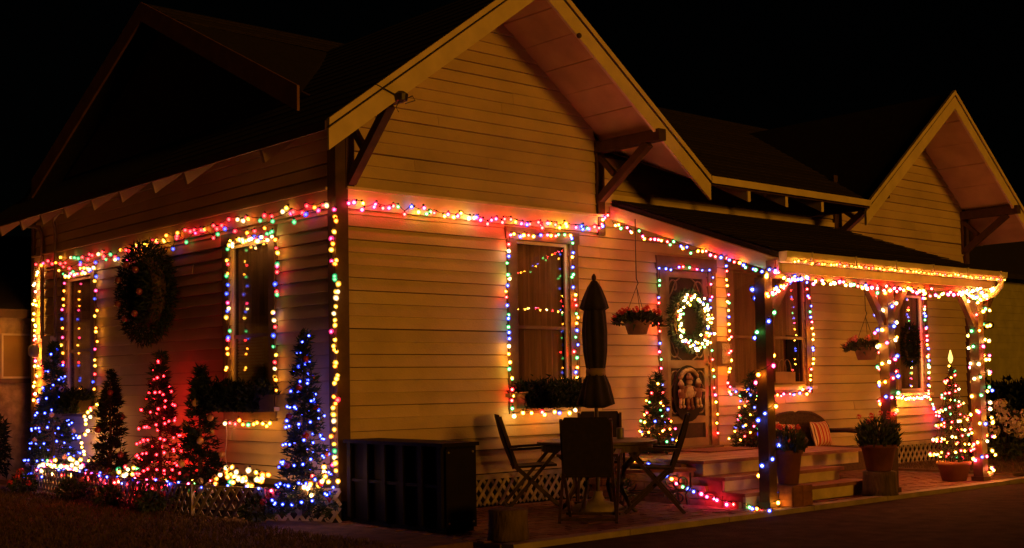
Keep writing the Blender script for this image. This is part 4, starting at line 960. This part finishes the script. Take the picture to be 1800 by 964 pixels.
# door hanging: arched garland with cloth dolls
t = thing('door_hanging', 'arched door decoration with three cloth figures on the lower screen', 'decoration', onY(1211, 692, -.05))
MB().tube([(.19*math.cos(a), -.01, .10+.20*math.sin(a)) for a in np.linspace(.55, 2.75, 14)], [.02]+[.03]*12+[.02], 7).build('arch', mat('garland_tan', (.30, .22, .12), .9, .5, 40), t, True)
b = MB(); b.prism([(.29*math.cos(a), .006, .0+.36*math.sin(a)) for a in np.linspace(0, math.tau, 24)[:-1]], (0, .008, 0)); b.build('backing', M_dark, t)
for (x, z, s, m1, m2, tl) in ((-.03, .02, 1.1, M_doll, M_dollb, .06), (-.17, -.01, .85, M_dollb, M_doll, -.25), (.14, .0, .9, M_dollb, M_doll, .2)):
    b = MB(); b.ball((x, -.03, z+.115*s), .042*s, 10, 7).ball((x, -.03, z), .075*s, 12, 8, (1.05, .5, 1.15)); b.build('figure', m1, t, True)
    b = MB(); b.lathe([(.050*s, 0), (.046*s, .03*s), (.012*s, .085*s)], 10, (x+tl*.06, -.03, z+.135*s)); b.build('cap', m2, t, True)
    b = MB()
    for q in (-1, 1):
        b.tube([(x+q*.05*s, -.03, z+.05*s), (x+q*(.105+tl*.1)*s, -.045, z+(.0+tl*.2*q)*s)], [.026*s, .02*s], 7)
        b.tube([(x+q*.025*s, -.03, z-.06*s), (x+q*.035*s+tl*.05, -.035, z-.17*s)], [.026*s, .02*s], 7); b.ball((x+q*.037*s+tl*.05, -.045, z-.18*s), .026*s, 8, 5)
    b.build('limbs', m2 if q else m1, t, True)
# ------------------------------------------------------------------ spiral light tree at the far post
t = thing('spiral_tree', 'spiral wire light tree in a terracotta pot at the far post', 'tree', (7.97, -2.13, .008))
MB().lathe([(.14, 0), (.15, 0), (.20, .19), (.215, .20), (.215, .24), (.17, .24), (.02, .22)], 22).build('pot', M_terra, t, True)
MB().tube([(0, 0, .2), (0, 0, 1.5)], .012, 6).build('pole', M_iron, t)
for k in range(5):
    a = k*math.tau/5; MB().tube([(.28*math.cos(a), .28*math.sin(a), .30), (0, 0, 1.50)], .006, 4).build('strut', M_iron, t)
def fn():
    u = rng.random()**1.5; a = rng.uniform(0, math.tau); q = .22*(1-u)*rng.random()**.5
    return np.array([q*math.cos(a), q*math.sin(a), .25+1.2*u]), rng.normal(0, 1, 3)
needles(900, fn, .07, .010, 'greenery', M_needled, t)
sp = [Vector((7.97, -2.13, 0))+Vector(((.28*(1-u)+.03)*math.cos(u*6.5*math.tau), (.28*(1-u)+.03)*math.sin(u*6.5*math.tau), .30+1.22*u)) for u in np.linspace(0, 1, 170)]
MB().tube([p-Vector((7.97, -2.13, .008)) for p in sp], .007, 5).build('spiral_wire', M_iron, t)
light_string('red and amber lights along the spiral wire tree', sp, 100, [('red', 5), ('orange', 3), ('amber', 2), ('white', 1.5), ('green', 1.3)], .021, .008)
b = MB().lathe([(.010, 0), (.026, .035), (.030, .06), (.02, .11), (.004, .17)], 12).build('tree_topper', emat('topper_glow', (1, .62, .12), 3.0), None, True); b.location = (7.97, -2.13, 1.512); tag(b, 'glowing flame-shaped topper on the spiral light tree', 'ornament')
# ------------------------------------------------------------------ surroundings
blob('hydrangea_bush', 'round hydrangea bush with cream flower heads past the far porch post', 'bush', (11.55, -1.0, .02), .40, .80, M_leaf, 1200, (.09, .03), None, (M_whitefl, 40, .085, 1))
# stucco neighbour on the left
t = thing('stucco_house', 'stucco house with a small white-framed window behind the side yard', 'house', (0, 8.75, 0))
MB().box(-8, 1.3, 0, .2, -.05, 2.46).build('wall', M_stucco, t)
a, b2 = onY(4, 590, 8.75), onY(51, 662, 8.75)
w = MB(); x0, x1, z0, z1 = a.x, b2.x, b2.z, a.z
w.box(x0-.03, x0, -.05, -.002, z0-.03, z1+.03).box(x1, x1+.03, -.05, -.002, z0-.03, z1+.03).box(x0, x1, -.05, -.002, z1, z1+.03).box(x0, x1, -.05, -.002, z0-.03, z0); w = w.build('window', M_trim, t)
box('pane', x0, x1, -.03, -.024, z0, z1, mat('amber_blind', (.36, .24, .06), .25, .2, 3, spec=.6), w); box('sill', x0-.1, x1+.08, -.10, -.002, z0-.10, z0-.032, M_casing, t)
MB().prism([(-8.3, -.25, 2.47), (1.6, -.25, 2.47), (1.6, 3.2, 4.0), (-8.3, 3.2, 4.0)], (0, 0, .10)).build('roof', M_roofd, t)
box('fascia', -8.3, 1.6, -.28, -.252, 2.44, 2.57, M_brown, t)
blob('dark_bush', 'dark unlit bush before the stucco house', 'bush', (-.62, 8.15, .0), .30, 1.12, M_needled, 1600, (.08, .02))
# neighbour on the right
t = thing('neighbour_house', 'dim green-sided house with black roof beyond the far gable', 'house', (18, 5.0, 0))
nw = MB().box(.2, 14, 0, .2, -.05, 3.9).build('wall', M_wallr, t)
for k in range(20): box('clapboard', .2, 14, -.022, -.002, .1+k*.19, .1+k*.19+.186, M_wallr, nw)
MB().prism([(-.6, -.6, 3.75), (14.5, -.6, 3.75), (14.5, 3.6, 6.6), (-.6, 3.6, 6.6)], (0, 0, .12)).build('roof', M_roofd, t)
MB().tube([(2.1, -.1, 3.6), (2.0, -.3, 3.2), (2.3, -.3, 2.7), (3.0, -.3, 2.5), (4.2, -.3, 2.6)], .09, 8).build('awning_arm', M_iron, t, True)
blob('dark_hedge', 'low black hedge mass in front of the neighbouring house', 'hedge', (17.2, 1.6, 0), 1.7, 1.15, M_needled, 5200, (.16, .045))
